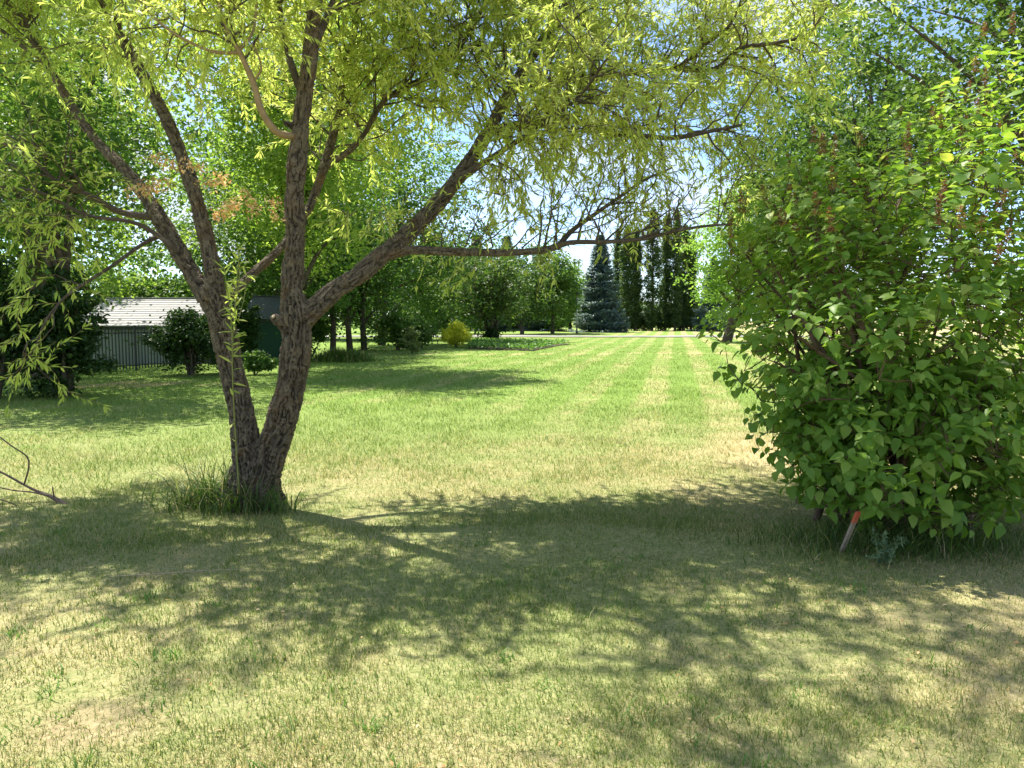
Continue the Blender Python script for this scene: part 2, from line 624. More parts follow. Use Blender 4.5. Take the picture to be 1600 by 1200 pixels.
M['grey_leaf'] = leaf_material('grey_leaf', [(0, (0.12, 0.18, 0.06)), (0.7, (0.22, 0.28, 0.11)), (1, (0.42, 0.38, 0.22))], 0.45)
M['weed_leaf'] = leaf_material('weed_leaf', [(0, (0.10, 0.17, 0.08)), (1, (0.22, 0.30, 0.17))], 0.35)
M['garden_leaf'] = leaf_material('garden_leaf', [(0, (0.08, 0.19, 0.03)), (1, (0.18, 0.33, 0.07))], 0.4)
M['dead_leaf'] = leaf_material('dead_leaf', [(0, (0.46, 0.27, 0.11)), (0.6, (0.66, 0.44, 0.21)), (1, (0.78, 0.62, 0.36))], 0.45, (1.1, 1.0, 0.8))
M['seed'] = leaf_material('seed_husk', [(0, (0.13, 0.05, 0.022)), (1, (0.34, 0.15, 0.06))], 0.2, (1.1, 0.9, 0.7))
M['bark'] = bark_material('willow_bark', (0.014, 0.010, 0.007), (0.185, 0.147, 0.10), (0.15, 0.085, 0.035), 2.4)
M['twig'] = plain_material('twig_bark', (0.23, 0.16, 0.075), 0.7, var=0.55, scale=2.0)
M['limb'] = bark_material('limb_bark', (0.04, 0.03, 0.022), (0.17, 0.135, 0.10))
M['smooth_bark'] = plain_material('smooth_young_bark', (0.36, 0.25, 0.13), 0.65, var=0.3, scale=14)
M['lilac_stem'] = plain_material('lilac_stem_bark', (0.16, 0.10, 0.065), 0.85, var=0.5, scale=20)
M['dead_twig'] = plain_material('dead_twig', (0.17, 0.12, 0.09), 0.9, var=0.5, scale=15)
M['cut_wood'] = plain_material('cut_wood', (0.55, 0.42, 0.27), 0.8, var=0.3, scale=30)
M['shoot'] = plain_material('green_shoot', (0.24, 0.26, 0.06), 0.6, var=0.3, scale=8)
M['stake_wood'] = plain_material('weathered_stake_wood', (0.40, 0.31, 0.22), 0.9, var=0.45, scale=25, bump=0.3)
M['orange'] = plain_material('orange_marking_paint', (0.60, 0.085, 0.03), 0.75, scale=45, color2=(0.42, 0.13, 0.07))
M['iron'] = plain_material('black_fence_metal', (0.012, 0.012, 0.013), 0.45, var=0.2)
M['shingle'] = plain_material('pale_weathered_shingle', (0.40, 0.39, 0.385), 0.95, var=0.35, scale=5, bump=0.4)
M['shingle_dark'] = plain_material('blue_grey_shingle', (0.14, 0.155, 0.18), 0.95, var=0.35, scale=5, bump=0.4)
M['teal_wall'] = plain_material('teal_painted_siding', (0.24, 0.27, 0.27), 0.7, var=0.3, scale=3)
M['green_wall'] = plain_material('dark_green_siding', (0.012, 0.06, 0.035), 0.7, var=0.25, scale=3)
M['fascia'] = plain_material('dark_fascia', (0.03, 0.03, 0.03), 0.7)
M['bin'] = plain_material('dark_blue_ribbed_plastic', (0.035, 0.042, 0.06), 0.5)
M['post_pale'] = plain_material('pale_painted_post', (0.45, 0.47, 0.44), 0.6)
M['lamp_black'] = plain_material('lamp_dark_metal', (0.03, 0.03, 0.032), 0.5)
M['road'] = plain_material('pale_gravel_road', (0.27, 0.25, 0.225), 0.95, var=0.2, scale=3, bump=0.3)
M['soil'] = plain_material('garden_soil', (0.10, 0.07, 0.045), 0.95, var=0.4, scale=6, bump=0.5)
M['gravel'] = plain_material('bare_dusty_soil', (0.38, 0.29, 0.20), 0.95, var=0.35, scale=7, bump=0.5)

# ------------------------------------------------------------------ ground
def graded(n, reach, near):
    t = np.linspace(-1, 1, n)
    k = math.asinh(reach / near)
    return near * np.sinh(t * k)


gx, gy = graded(161, 420.0, 4.0), graded(181, 420.0, 4.0) + 12.0
X, Y = np.meshgrid(gx, gy)
gv = np.stack([X, Y, H(X, Y)], -1).reshape(-1, 3)
nx, ny = len(gx), len(gy)
ii = (np.arange(ny - 1)[:, None] * nx + np.arange(nx - 1)[None]).ravel()
ground = link('lawn', new_mesh('lawn', gv, np.stack([ii, ii + 1, ii + nx + 1, ii + nx], 1), smooth=True), M['lawn'])
tag(ground, 'mown lawn of mixed straw and green turf with mowing stripes', None, None, 'structure')


def strip(name, pts_a, pts_b, lift, mat, label):
    """a sheet between two edges, laid on the ground"""
    a, b = np.array(pts_a, float), np.array(pts_b, float)
    rows = 5
    v = np.concatenate([a * (1 - k / (rows - 1)) + b * (k / (rows - 1)) for k in range(rows)])
    v = np.column_stack([v, H(v[:, 0], v[:, 1]) + lift])
    n = len(a)
    i = (np.arange(rows - 1)[:, None] * n + np.arange(n - 1)[None]).ravel()
    o = link(name, new_mesh(name, v, np.stack([i, i + 1, i + n + 1, i + n], 1), smooth=True), mat)
    return tag(o, label, None, None, 'structure')


xs = np.linspace(-130, 150, 160)
strip('road', [(x, 64.3 - 0.012 * x + 0.15 * math.sin(x * 0.9)) for x in xs], [(x, 69.4 - 0.012 * x + 0.15 * math.sin(x * 0.7 + 1)) for x in xs], 0.05, M['road'],
      'pale gravel road crossing behind the lawn')


# ------------------------------------------------------------------ grass blades
def thin_spots(p):
    """bare, thinly grown places: fewer blades"""
    keep = np.ones(len(p))
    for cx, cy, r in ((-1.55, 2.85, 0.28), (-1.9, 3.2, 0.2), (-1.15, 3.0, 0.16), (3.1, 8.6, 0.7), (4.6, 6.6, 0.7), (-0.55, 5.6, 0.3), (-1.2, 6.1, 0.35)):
        d = np.hypot(p[:, 0] - cx, p[:, 1] - cy)
        keep *= np.clip(0.15 + d / r * 0.7, 0, 1)
    q = np.column_stack([p * 2.3, np.zeros(len(p))])
    keep *= np.clip(0.35 + 1.1 * vnoise(q + 40), 0, 1)
    return keep


def blades(name, n, d0, d1, spread, h, w, seg):
    th = (rng.random(n) - 0.5) * 2 * R(spread)
    d = np.exp(np.log(d0) + rng.random(n) * np.log(d1 / d0))
    p = np.column_stack([d * np.sin(th), d * np.cos(th)])
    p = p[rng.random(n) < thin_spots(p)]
    p = p[(p[:, 1] < 62.5) & ~((p[:, 0] < -9.6) & (p[:, 1] > 27))]
    n = len(p)
    d = np.hypot(p[:, 0], p[:, 1])
    sc = np.clip(d / 5.0, 0.85, 4) ** 0.62
    big = vnoise(np.column_stack([p * 1.4, np.zeros(n)]) + 7)
    hh = h * (0.5 + rng.random(n) * 0.9) * (0.6 + 0.8 * big) * np.clip(sc, 0.9, 1.5)
    tall = rng.random(n) < 0.006
    hh[tall] *= 1.9
    ww = w * (0.6 + 0.8 * rng.random(n)) * np.clip(d / 4.5, 0.8, 8) ** 0.72
    a = rng.random(n) * 2 * math.pi
    lean = (0.25 + 1.1 * rng.random(n)) * hh
    base = np.column_stack([p, H(p[:, 0], p[:, 1]) - 0.004])
    side = np.column_stack([np.cos(a), np.sin(a), np.zeros(n)]) * ww[:, None] * 0.5
    la = a + math.pi / 2 + rng.normal(0, 0.6, n)
    out = np.column_stack([np.cos(la), np.sin(la), np.zeros(n)])
    up = np.zeros((n, 3))
    up[:, 2] = 1
    tip = base + out * lean[:, None] + up * hh[:, None]
    tint = np.clip(rng.random(n) * 0.9 + 0.05, 0, 1)
    if seg == 1:
        v = np.stack([base - side, base + side, tip], 1).reshape(-1, 3)
        f = np.arange(n * 3).reshape(-1, 3)
        t = np.repeat(tint, 3)
    else:
        m = base + out * lean[:, None] * 0.3 + up * hh[:, None] * 0.62
        v = np.stack([base - side, base + side, m + side * 0.75, m - side * 0.75, tip], 1).reshape(-1, 3)
        o = np.arange(n)[:, None] * 5
        f = np.concatenate([o + np.array([0, 1, 2]), o + np.array([0, 2, 3]), o + np.array([3, 2, 4])])
        t = np.repeat(tint, 5)
    return link(name, new_mesh(name, v, f, t), M['blade'])


tag(blades('grass', 160000, 2.1, 6.2, 44, 0.030, 0.0038, 2), 'short dry and green grass blades in the near lawn', 'grass', None, 'stuff')
tag(blades('grass', 450000, 5.8, 76.0, 42, 0.034, 0.0042, 1), 'mown grass blades of the open lawn beyond the willow', 'grass', None, 'stuff')


def long_blades(spots, hh, w, mat_key='tall_grass', droop=0.6):
    """curved long blades at spots (N,2); returns mesh arrays"""
    n = len(spots)
    a = rng.random(n) * 2 * math.pi
    base = np.column_stack([spots, H(spots[:, 0], spots[:, 1]) - 0.01])
    side = np.column_stack([np.cos(a), np.sin(a), np.zeros(n)]) * (w * (0.6 + 0.8 * rng.random(n)))[:, None] * 0.5
    la = a + math.pi / 2 + rng.normal(0, 0.7, n)
    out = np.column_stack([np.cos(la), np.sin(la), np.zeros(n)])
    ln = hh * (0.25 + droop * rng.random(n))
    V = []
    for t, wk in ((0, 1.0), (0.35, 0.95), (0.7, 0.7), (1.0, 0.0)):
        c = base + out * (ln * t * t)[:, None]
        c[:, 2] += hh * (t - 0.28 * t * t * (ln / hh))
        V += [c] if wk == 0 else [c - side * wk, c + side * wk]
    v = np.stack(V, 1).reshape(-1, 3)
    o = np.arange(n)[:, None] * 7
    f = np.concatenate([o + np.array(q) for q in ([0, 1, 3], [0, 3, 2], [2, 3, 5], [2, 5, 4], [4, 5, 6])])
    return v, f, np.repeat(np.clip(rng.random(n) ** 1.3, 0, 1), 7)


def tall_grass(name, cx, cy, rx, ry, n, h, w, label, cat='tall grass', droop=0.7):
    p = rng.normal(0, 0.5, (n, 2)) * np.array([rx, ry]) + np.array([cx, cy])
    rr = np.hypot((p[:, 0] - cx) / rx, (p[:, 1] - cy) / ry)
    hh = h * (0.3 + 0.9 * rng.random(n) ** 1.5) * np.clip(1.15 - 0.45 * rr, 0.3, 1.2)
    v, f, t = long_blades(p, hh, w, droop=droop)
    o = link(name, new_mesh(name, v, f, t), M['tall_grass'])
    return tag(o, label, cat, None, 'stuff')


WB = at(398, 788, 6.56)            # foot of the willow
WB.z = Hf(WB.x, WB.y)
tall_grass('tall_grass', WB.x - 0.30, WB.y - 0.10, 0.44, 0.28, 620, 0.52, 0.009, 'tall unmown grass tuft around the foot of the willow', droop=1.1)
tall_grass('tall_grass', WB.x + 0.08, WB.y - 0.26, 0.34, 0.14, 300, 0.34, 0.008, 'tall grass blades in front of the willow trunk')
tall_grass('tall_grass', 2.75, 5.35, 0.95, 0.42, 2600, 0.24, 0.006, 'tall shaded grass growing under the front of the lilac')
tall_grass('tall_grass', -6.35, 28.4, 1.0, 0.6, 2600, 0.62, 0.025, 'bank of tall grass below the trees beyond the willow')


# loose green weed tufts in the foreground lawn
def weed_tufts():
    spots, hs = [], []
    for px, py, n, h in ((250, 1065, 26, .07), (30, 1010, 40, .06), (95, 1090, 22, .05), (230, 955, 26, .07), (330, 965, 22, .06), (150, 995, 18, .05), (235, 1150, 16, .05),
                         (60, 1170, 18, .05), (1010, 1130, 16, .06), (1080, 1120, 14, .05), (450, 1190, 16, .06), (1140, 1160, 12, .05), (620, 1010, 20, .05), (750, 860, 34, .05),
                         (960, 900, 30, .05), (1250, 1100, 16, .05), (1450, 1060, 14, .05), (1380, 1150, 14, .05), (520, 800, 24, .05), (170, 860, 40, .06), (90, 840, 40, .06)):
        Yd = CAM_H * FPX / (py - HORIZON)
        c = at(px, py, Yd)
        spots.append(rng.normal(0, 0.045, (n, 2)) + np.array([c.x, c.y]))
        hs.append(h * (0.5 + 0.8 * rng.random(n)))
    for k in range(150):
        d = math.exp(math.log(2.6) + rng.random() * math.log(4.5))
        a = R(-38) + rng.random() * R(76)
        n = int(rng.integers(5, 22))
        spots.append(rng.normal(0, .02 + .03 * rng.random(), (n, 2)) + np.array([d * math.sin(a), d * math.cos(a)]))
        hs.append((.03 + .035 * rng.random()) * (0.5 + 0.8 * rng.random(n)))
    v, f, t = long_blades(np.concatenate(spots), np.concatenate(hs), 0.006, droop=0.9)
    o = link('grass_tufts', new_mesh('grass_tufts', v, f, t), M['garden_leaf'])
    tag(o, 'scattered fresh green tufts in the dry foreground lawn', 'grass', None, 'stuff')


weed_tufts()
n = 420
a = R(-42) + rng.random(n) * R(84)
d = np.exp(np.log(2.4) + rng.random(n) * np.log(5.0))
pos = np.column_stack([d * np.sin(a), d * np.cos(a), np.zeros(n)])
pos[:, 2] = H(pos[:, 0], pos[:, 1]) + .012 + .012 * rng.random(n)
L_ = .012 + .024 * rng.random(n)
fl = link('leaf_litter', leaf_mesh('leaf_litter', pos, rand_dirs(n) * [1, 1, .25], rand_dirs(n) * .5 + [0, 0, 1], L_, L_ * (.2 + .4 * rng.random(n)), LEAF_LANCE, rng.random(n)), M['dead_leaf'])
tag(fl, 'small dry leaves and bits littering the near lawn', 'leaves', None, 'stuff')

# ------------------------------------------------------------------ the willow
willow = thing('willow_tree', WB, 'large willow with two dark stems and yellow-green leaves standing in the near lawn', 'tree')
WI = Vector(WB)


def px_limb(spec, step=0.06):
    """spec rows: (px, py, depth, width in photo pixels) -> points, radii"""
    pts = [at(a, b, d) for a, b, d, w in spec]
    rad = [w * d / FPX / 2 for a, b, d, w in spec]
    return resample(pts, rad, step)


def grow(p, d, length, r0, r1, wander=0.25, lift=0.0, step=0.09):
    n = max(3, int(length / step))
    d = np.asarray(d, float) / np.linalg.norm(d)
    pts = [np.asarray(p, float)]
    for i in range(n):
        d = d + rng.normal(0, wander / math.sqrt(n) * 1.6, 3) + np.array([0, 0, lift / n])
        d /= np.linalg.norm(d)
        pts.append(pts[-1] + d * length / n)
    return np.array(pts), np.linspace(r0, r1, n + 1)


def extend(pts, rad, length, lift=0.2, wander=0.3):
    d = pts[-1] - pts[-4]
    e, r = grow(pts[-1], d, length, rad[-1], 0.008, wander, lift)
    return np.vstack([pts, e[1:]]), np.concatenate([rad, r[1:]])


B = 6.5
LIMBS = {
    'left_stem': [(402, 800, B, 88), (394, 765, B, 68), (388, 725, B, 58), (378, 650, B, 52), (362, 580, B, 48), (350, 520, B, 50), (338, 478, B, 50), (328, 450, B + .02, 40)],
    'right_stem': [(398, 800, B, 92), (408, 765, B, 72), (420, 720, B, 66), (441, 655, B, 62), (455, 600, B, 59), (463, 540, B, 62), (462, 500, B, 66), (458, 460, B, 46)],
    'ra': [(462, 500, B, 56), (456, 450, B, 47), (461, 380, B, 43), (460, 300, B, 42), (467, 230, B, 38), (474, 160, B, 35), (484, 90, B - .05, 33), (491, 20, B - .1, 30), (500, -60, B - .1, 26), (505, -150, B, 22), (520, -250, B + .1, 16)],
    'rb': [(462, 515, B, 50), (485, 488, B, 48), (520, 456, B + .05, 44), (560, 430, B + .1, 42), (600, 396, B + .2, 42), (640, 363, B + .35, 38), (680, 322, B + .5, 36), (712, 283, B + .7, 34), (742, 240, B + .9, 32), (772, 190, B + 1.1, 28), (805, 128, B + 1.3, 24), (850, 60, B + 1.5, 20), (900, -20, B + 1.6, 16), (940, -110, B + 1.7, 12)],
    'lb': [(338, 490, B, 46), (336, 450, B + .02, 38), (328, 400, B + .05, 34), (312, 330, B + .15, 30), (290, 260, B + .25, 28), (262, 190, B + .35, 26), (230, 130, B + .45, 24), (202, 80, B + .55, 22), (175, 30, B + .6, 20), (150, -30, B + .7, 18), (120, -130, B + .8, 12)],
    'la': [(338, 490, B, 44), (318, 455, B + .05, 40), (290, 410, B + .15, 37), (257, 355, B + .3, 36), (228, 308, B + .45, 31), (190, 260, B + .6, 25), (155, 225, B + .75, 21), (115, 170, B + .9, 18), (70, 95, B + 1.1, 16), (20, 10, B + 1.3, 13), (-40, -90, B + 1.4, 9)],
    'rf': [(352, 470, B + .05, 26), (385, 436, B + .25, 23), (438, 388, B + .6, 22), (480, 330, B + .9, 22), (505, 265, B + 1.1, 24), (522, 205, B + 1.2, 23), (535, 140, B + 1.3, 20), (550, 70, B + 1.4, 17), (562, -10, B + 1.5, 14), (575, -120, B + 1.6, 9)],
    'rc': [(600, 400, B + .2, 26), (640, 391, B + .2, 20), (700, 393, B + .15, 18), (780, 395, B + .05, 16), (850, 391, B, 14), (890, 379, B - .05, 11), (945, 378, B - .1, 9.5), (1005, 373, B - .2, 9), (1050, 362, B - .3, 7), (1095, 354, B - .35, 6), (1145, 350, B - .4, 4)],
    'rd': [(765, 205, B + 1.05, 18), (825, 192, B + 1.0, 14), (880, 187, B + .9, 13), (920, 195, B + .8, 12), (962, 208, B + .7, 11), (1005, 213, B + .6, 10), (1055, 215, B + .5, 9), (1105, 206, B + .4, 7), (1160, 195, B + .3, 5)],
    're': [(800, 138, B + 1.3, 18), (870, 127, B + 1.3, 15), (930, 121, B + 1.2, 13), (1000, 112, B + 1.1, 11), (1060, 107, B + 1.0, 10), (1118, 107, B + .9, 8), (1155, 76, B + .8, 7.5), (1205, 68, B + .7, 6.5), (1262, 53, B + .6, 5), (1295, 5, B + .5, 4)],
    'rg': [(505, 265, B + 1.1, 16), (560, 222, B + 1.1, 15), (600, 158, B + 1.1, 14), (650, 128, B + 1.15, 13), (705, 92, B + 1.2, 12), (745, 30, B + 1.3, 10), (790, -50, B + 1.4, 8)],
    'rh': [(870, 388, B, 10), (892, 362, B + .05, 8), (915, 345, B + .1, 7), (965, 310, B + .2, 5.5), (1010, 280, B + .3, 4), (1050, 262, B + .35, 3)],
    'ri': [(1060, 107, B + 1.0, 8), (1098, 72, B + .9, 6.5), (1136, 44, B + .8, 5), (1160, 0, B + .7, 3.5)],
    'lc': [(245, 340, B + .35, 13), (190, 332, B + .3, 10), (142, 306, B + .2, 8), (90, 285, B + .1, 6.5), (42, 240, B, 5), (-20, 215, B - .1, 3)],
    'ld': [(280, 392, B + .15, 9), (215, 350, B, 6.5), (135, 336, B - .15, 5.5), (60, 300, B - .3, 4.5), (-30, 290, B - .4, 3)],
    'le': [(262, 362, B + .3, 10), (222, 382, B + .1, 6), (180, 412, B - .15, 5.5), (140, 438, B - .35, 5), (104, 462, B - .5, 4.5), (72, 500, B - .6, 3.5), (56, 540, B - .65, 3), (40, 565, B - .7, 2)],
    'lf': [(474, 150, B, 13), (460, 115, B, 12), (448, 75, B + .1, 10), (440, 30, B + .15, 9), (428, -40, B + .2, 7), (405, -120, B + .3, 4)],
    'rj': [(482, 95, B - .03, 12), (505, 40, B + .1, 11), (530, -20, B + .2, 9), (570, -110, B + .3, 5)],
    'rk': [(712, 283, B + .7, 14), (770, 245, B + .5, 9), (840, 200, B + .3, 7), (905, 150, B, 5), (950, 90, B - .3, 4)],
}
THICK = ['left_stem', 'right_stem', 'ra', 'rb', 'lb', 'la', 'rf', 'rc', 'rd', 're', 'rg']
WSCALE = {'left_stem': .73, 'right_stem': .71, 'ra': .69, 'rb': .66, 'lb': .72, 'la': .69, 'rf': .58, 'rg': .6, 'rc': .72, 'rd': .85, 're': .85}
limb = {}
for k, sp in LIMBS.items():
    p, r = px_limb(sp)
    r = r * WSCALE.get(k, 1.0)
    if k in ('ra', 'rb', 'lb', 'la', 'rf', 'rg', 're', 'rj', 'lf'):
        p, r = extend(p, r, {'ra': 2.6, 'rb': 2.2, 'lb': 2.4, 'la': 2.6, 'rf': 2.6, 'rg': 1.8, 're': .8, 'rj': 1.6, 'lf': 1.4}[k])
    limb[k] = (p, r)
# limbs over and behind the frame that carry the rest of the crown
for nm, src, i, d, ln in (('b1', 'ra', .72, (-.2, .9, .6), 3.4), ('b2', 'rb', .62, (.2, .9, .5), 3.2), ('b3', 'la', .55, (-.5, .7, .5), 3.0), ('b4', 'lb', .6, (.1, .9, .55), 3.2),
                          ('b5', 'ra', .8, (.5, -.5, .5), 2.6), ('b6', 'rf', .7, (.5, .75, .35), 3.0), ('b7', 'rb', .8, (.75, .3, .3), 2.6), ('b8', 'la', .5, (-.75, -.2, .45), 2.8),
                          ('b9', 'lb', .75, (-.5, -.5, .5), 2.6), ('b10', 'ra', .88, (.7, .1, .5), 2.4), ('b11', 'rb', .7, (.5, -.6, .35), 2.4), ('b12', 'rd', .5, (.6, .7, .2), 1.8),
                          ('b15', 'ra', .74, (.05, -.7, .75), 2.3), ('b16', 'ra', .85, (.35, -.6, .6), 2.2),
                          ('b13', 're', .5, (.5, .7, .3), 2.2), ('b14', 'la', .7, (-.7, .3, .2), 2.2)):
    p, r = limb[src]
    k = int(i * (len(p) - 1))
    q, s = grow(p[k], np.array(d) + rng.normal(0, .08, 3), ln, min(r[k] * .6, .04), .006, .35, .15)
    limb[nm] = (q, s)

# the stems: tubes fused into one skin, then cut by bark furrows
tb = Tubes()
rad_of, seg_of = [], []
for li, k in enumerate(THICK):
    p, r = limb[k]
    keep = np.where(r > 0.018)[0]
    p, r = p[:keep[-1] + 1], r[:keep[-1] + 1]
    jit = 1 + 0.05 * np.sin(np.arange(len(r)) * 0.9 + li) + rng.normal(0, .015, len(r))
    tb.add(p, r * jit, 16)
    s = np.concatenate([[0], np.cumsum(np.linalg.norm(np.diff(p, axis=0), axis=1))])
    seg_of.append((p, r, s, li))
# root flare, cut stub and burls
for a, ln in ((200, .26), (255, .24), (300, .26), (340, .22), (20, .22), (120, .2)):
    d = np.array([math.cos(R(a)), math.sin(R(a)), 0])
    b0 = np.array(WB) + np.array([0, 0, .34])
    pts = np.array([b0 + d * .06, b0 + d * .13 - [0, 0, .17], np.array(WB) + d * ln - [0, 0, .03], np.array(WB) + d * (ln + .14) - [0, 0, .12]])
    pp, rr = resample(pts, [.12, .10, .075, .04], .04)
    tb.add(pp, rr, 12)
stub = [np.array(at(445, 512, B)), np.array(at(434, 500, B - .08)), np.array(at(427, 494, B - .12))]
tb.add(resample(stub, [.05, .045, .036], .03)[0], resample(stub, [.05, .045, .036], .03)[1], 10)
stub2 = [np.array(at(462, 200, B)), np.array(at(450, 194, B - .05)), np.array(at(441, 188, B - .08))]
tb.add(resample(stub2, [.03, .026, .016], .02)[0], resample(stub2, [.03, .026, .016], .02)[1], 8)
old = [np.array(WB) + [-.17, -.06, -.05], np.array(WB) + [-.19, -.08, .08], np.array(WB) + [-.21, -.10, .17]]
tb.add(resample(old, [.12, .105, .07], .04)[0], resample(old, [.12, .105, .07], .04)[1], 12)
raw = link('raw', tb.mesh('raw'))
md = raw.modifiers.new('m', 'REMESH')
md.mode = 'VOXEL'
md.voxel_size = 0.0108
md2 = raw.modifiers.new('s', 'SMOOTH')
md2.iterations = 8
bpy.context.view_layer.update()
dg = bpy.context.evaluated_depsgraph_get()
sk = bpy.data.meshes.new_from_object(raw.evaluated_get(dg))
bpy.data.objects.remove(raw)
nv = len(sk.vertices)
co = np.empty(nv * 3)
sk.vertices.foreach_get('co', co)
co = co.reshape(-1, 3)
no = np.empty(nv * 3)
sk.vertices.foreach_get('normal', no)
no = no.reshape(-1, 3)
best = np.full(nv, 1e9)
uvw = np.zeros((nv, 3))
rloc = np.zeros(nv)
for p, r, s, li in seg_of:
    for i in range(0, len(p) - 1):
        a, d = p[i], p[i + 1] - p[i]
        L = np.linalg.norm(d)
        d = d / L
        q = co - a
        t = q @ d
        if li == 0 and i == 0:
            pass
        tc_ = np.clip(t, 0, L)
        off = q - tc_[:, None] * d
        dist = np.linalg.norm(off, axis=1) / r[i]
        m = dist < best
        if not m.any():
            continue
        best[m] = dist[m]
        ax = np.cross(d, [0, 1.0, 0.0])
        ax /= np.linalg.norm(ax)
        ay = np.cross(d, ax)
        th = np.arctan2(off[m] @ ay, off[m] @ ax)
        k = 2.9 if r[i] > .08 else 1.9
        uvw[m] = np.column_stack([np.cos(th) * k, np.sin(th) * k, (s[i] + tc_[m]) * 7.0 + li * 17])
        rloc[m] = r[i]


def ridged(q):
    return 1 - np.abs(2 * vnoise(q) - 1)


warp = np.column_stack([vnoise(co * 9 + 3), vnoise(co * 9 + 31), vnoise(co * 9 + 77)]) - .5
q = uvw + warp * 1.3
c1 = np.clip((1 - ridged(q * np.array([1.9, 1.9, 1.25]))) * 3.4, 0, 1) ** .8
c2 = np.clip((1 - ridged(q * np.array([3.0, 3.0, 1.7]) + 9)) * 2.6, 0, 1)
c3 = vnoise(co * 85)
fur = .46 * c1 + .30 * c2 * (.35 + .65 * c1) + .34 * c3 * (.3 + .7 * c1)
amp = np.clip(rloc * 0.20, .004, .024)
co2 = co + no * ((fur - .62) * amp * 1.5 + (vnoise(co * 5 + 11) - .5) * rloc * .16)[:, None]
sk.vertices.foreach_set('co', co2.ravel().astype(np.float32))
a_ = sk.attributes.get('tint') or sk.attributes.new('tint', 'FLOAT', 'POINT')
a_.data.foreach_set('value', np.clip(fur * 1.05, 0, 1).astype(np.float32))
sk.polygons.foreach_set('use_smooth', np.zeros(len(sk.polygons), bool))
sk.materials.clear()


def wpart(name, me, mat):
    """a part of the willow (world coordinates, so undo the foot's offset)"""
    o = link(name, me, mat, willow)
    o.location = -WI
    return o


sk.update()
trunk = wpart('trunk', sk, M['bark'])
tag(trunk, 'furrowed grey-brown twin stems and main limbs')
t2 = Tubes()
pp = np.array([at(428, 495, B - .122), at(426.5, 494, B - .128)])
t2.add(pp, [.019, .017], 12)
tag(link('cut_end', t2.mesh('cut_end'), M['cut_wood'], trunk), 'pale sawn end of a cut limb')

# smooth young branch curving off the right stem
t3 = Tubes()
S = {
    's1': [(458, 213, B - .05, 12), (432, 206, B - .2, 11.5), (408, 172, B - .3, 10.5), (396, 130, B - .35, 10), (376, 85, B - .4, 8), (352, 40, B - .4, 6.5), (338, -10, B - .4, 5.5), (325, -80, B - .4, 4)],
    's2': [(374, 82, B - .4, 6), (330, 80, B - .45, 5), (272, 52, B - .5, 4), (232, 18, B - .5, 3.5), (190, -40, B - .5, 2.5)],
    's3': [(374, 78, B - .4, 5), (394, 52, B - .35, 4), (400, 10, B - .3, 3.5), (398, -60, B - .3, 2.5)],
    's4': [(395, 128, B - .35, 4), (408, 108, B - .4, 3), (400, 78, B - .45, 2.4), (385, 60, B - .5, 2)],
}
for k, sp in S.items():
    p, r = px_limb(sp, .04)
    t3.add(p, r, 8)
    limb[k] = (p, r)
tag(wpart('branch', t3.mesh('young_branch'), M['smooth_bark']), 'smooth tan young branch curving up from the right stem')

# secondary branches and leafy twigs
tw = Tubes()
sec = Tubes()
leafP, leafD, leafU, leafL = [], [], [], []


def leafy_twig(p, d, length, dens=1.0, lift=-.45, r=0.0032, stem=tw, lean_leaf=(.045, .095)):
    pts, rr = grow(p, d, length, r, .0012, .45, lift, .10)
    stem.add(pts, rr, 3, cap=False)
    n = int(length / .0142 * dens)
    if n < 1:
        return
    t = np.clip(rng.random(n) ** .8, 0.06, 1) * (len(pts) - 1.001)
    i = t.astype(int)
    fr = (t - i)[:, None]
    pos = pts[i] * (1 - fr) + pts[i + 1] * fr
    tn = pts[i + 1] - pts[i]
    tn /= np.linalg.norm(tn, axis=1, keepdims=True)
    sd = rand_dirs(n)
    sd -= tn * np.sum(sd * tn, 1, keepdims=True)
    sd /= np.linalg.norm(sd, axis=1, keepdims=True)
    dd = tn * .95 + sd * .7 + np.array([0, 0, -.2])
    leafP.append(pos)
    leafD.append(dd)
    leafU.append(rand_dirs(n) * .7 + np.array([0, 0, 1.0]))
    leafL.append(lean_leaf[0] + (lean_leaf[1] - lean_leaf[0]) * rng.random(n))


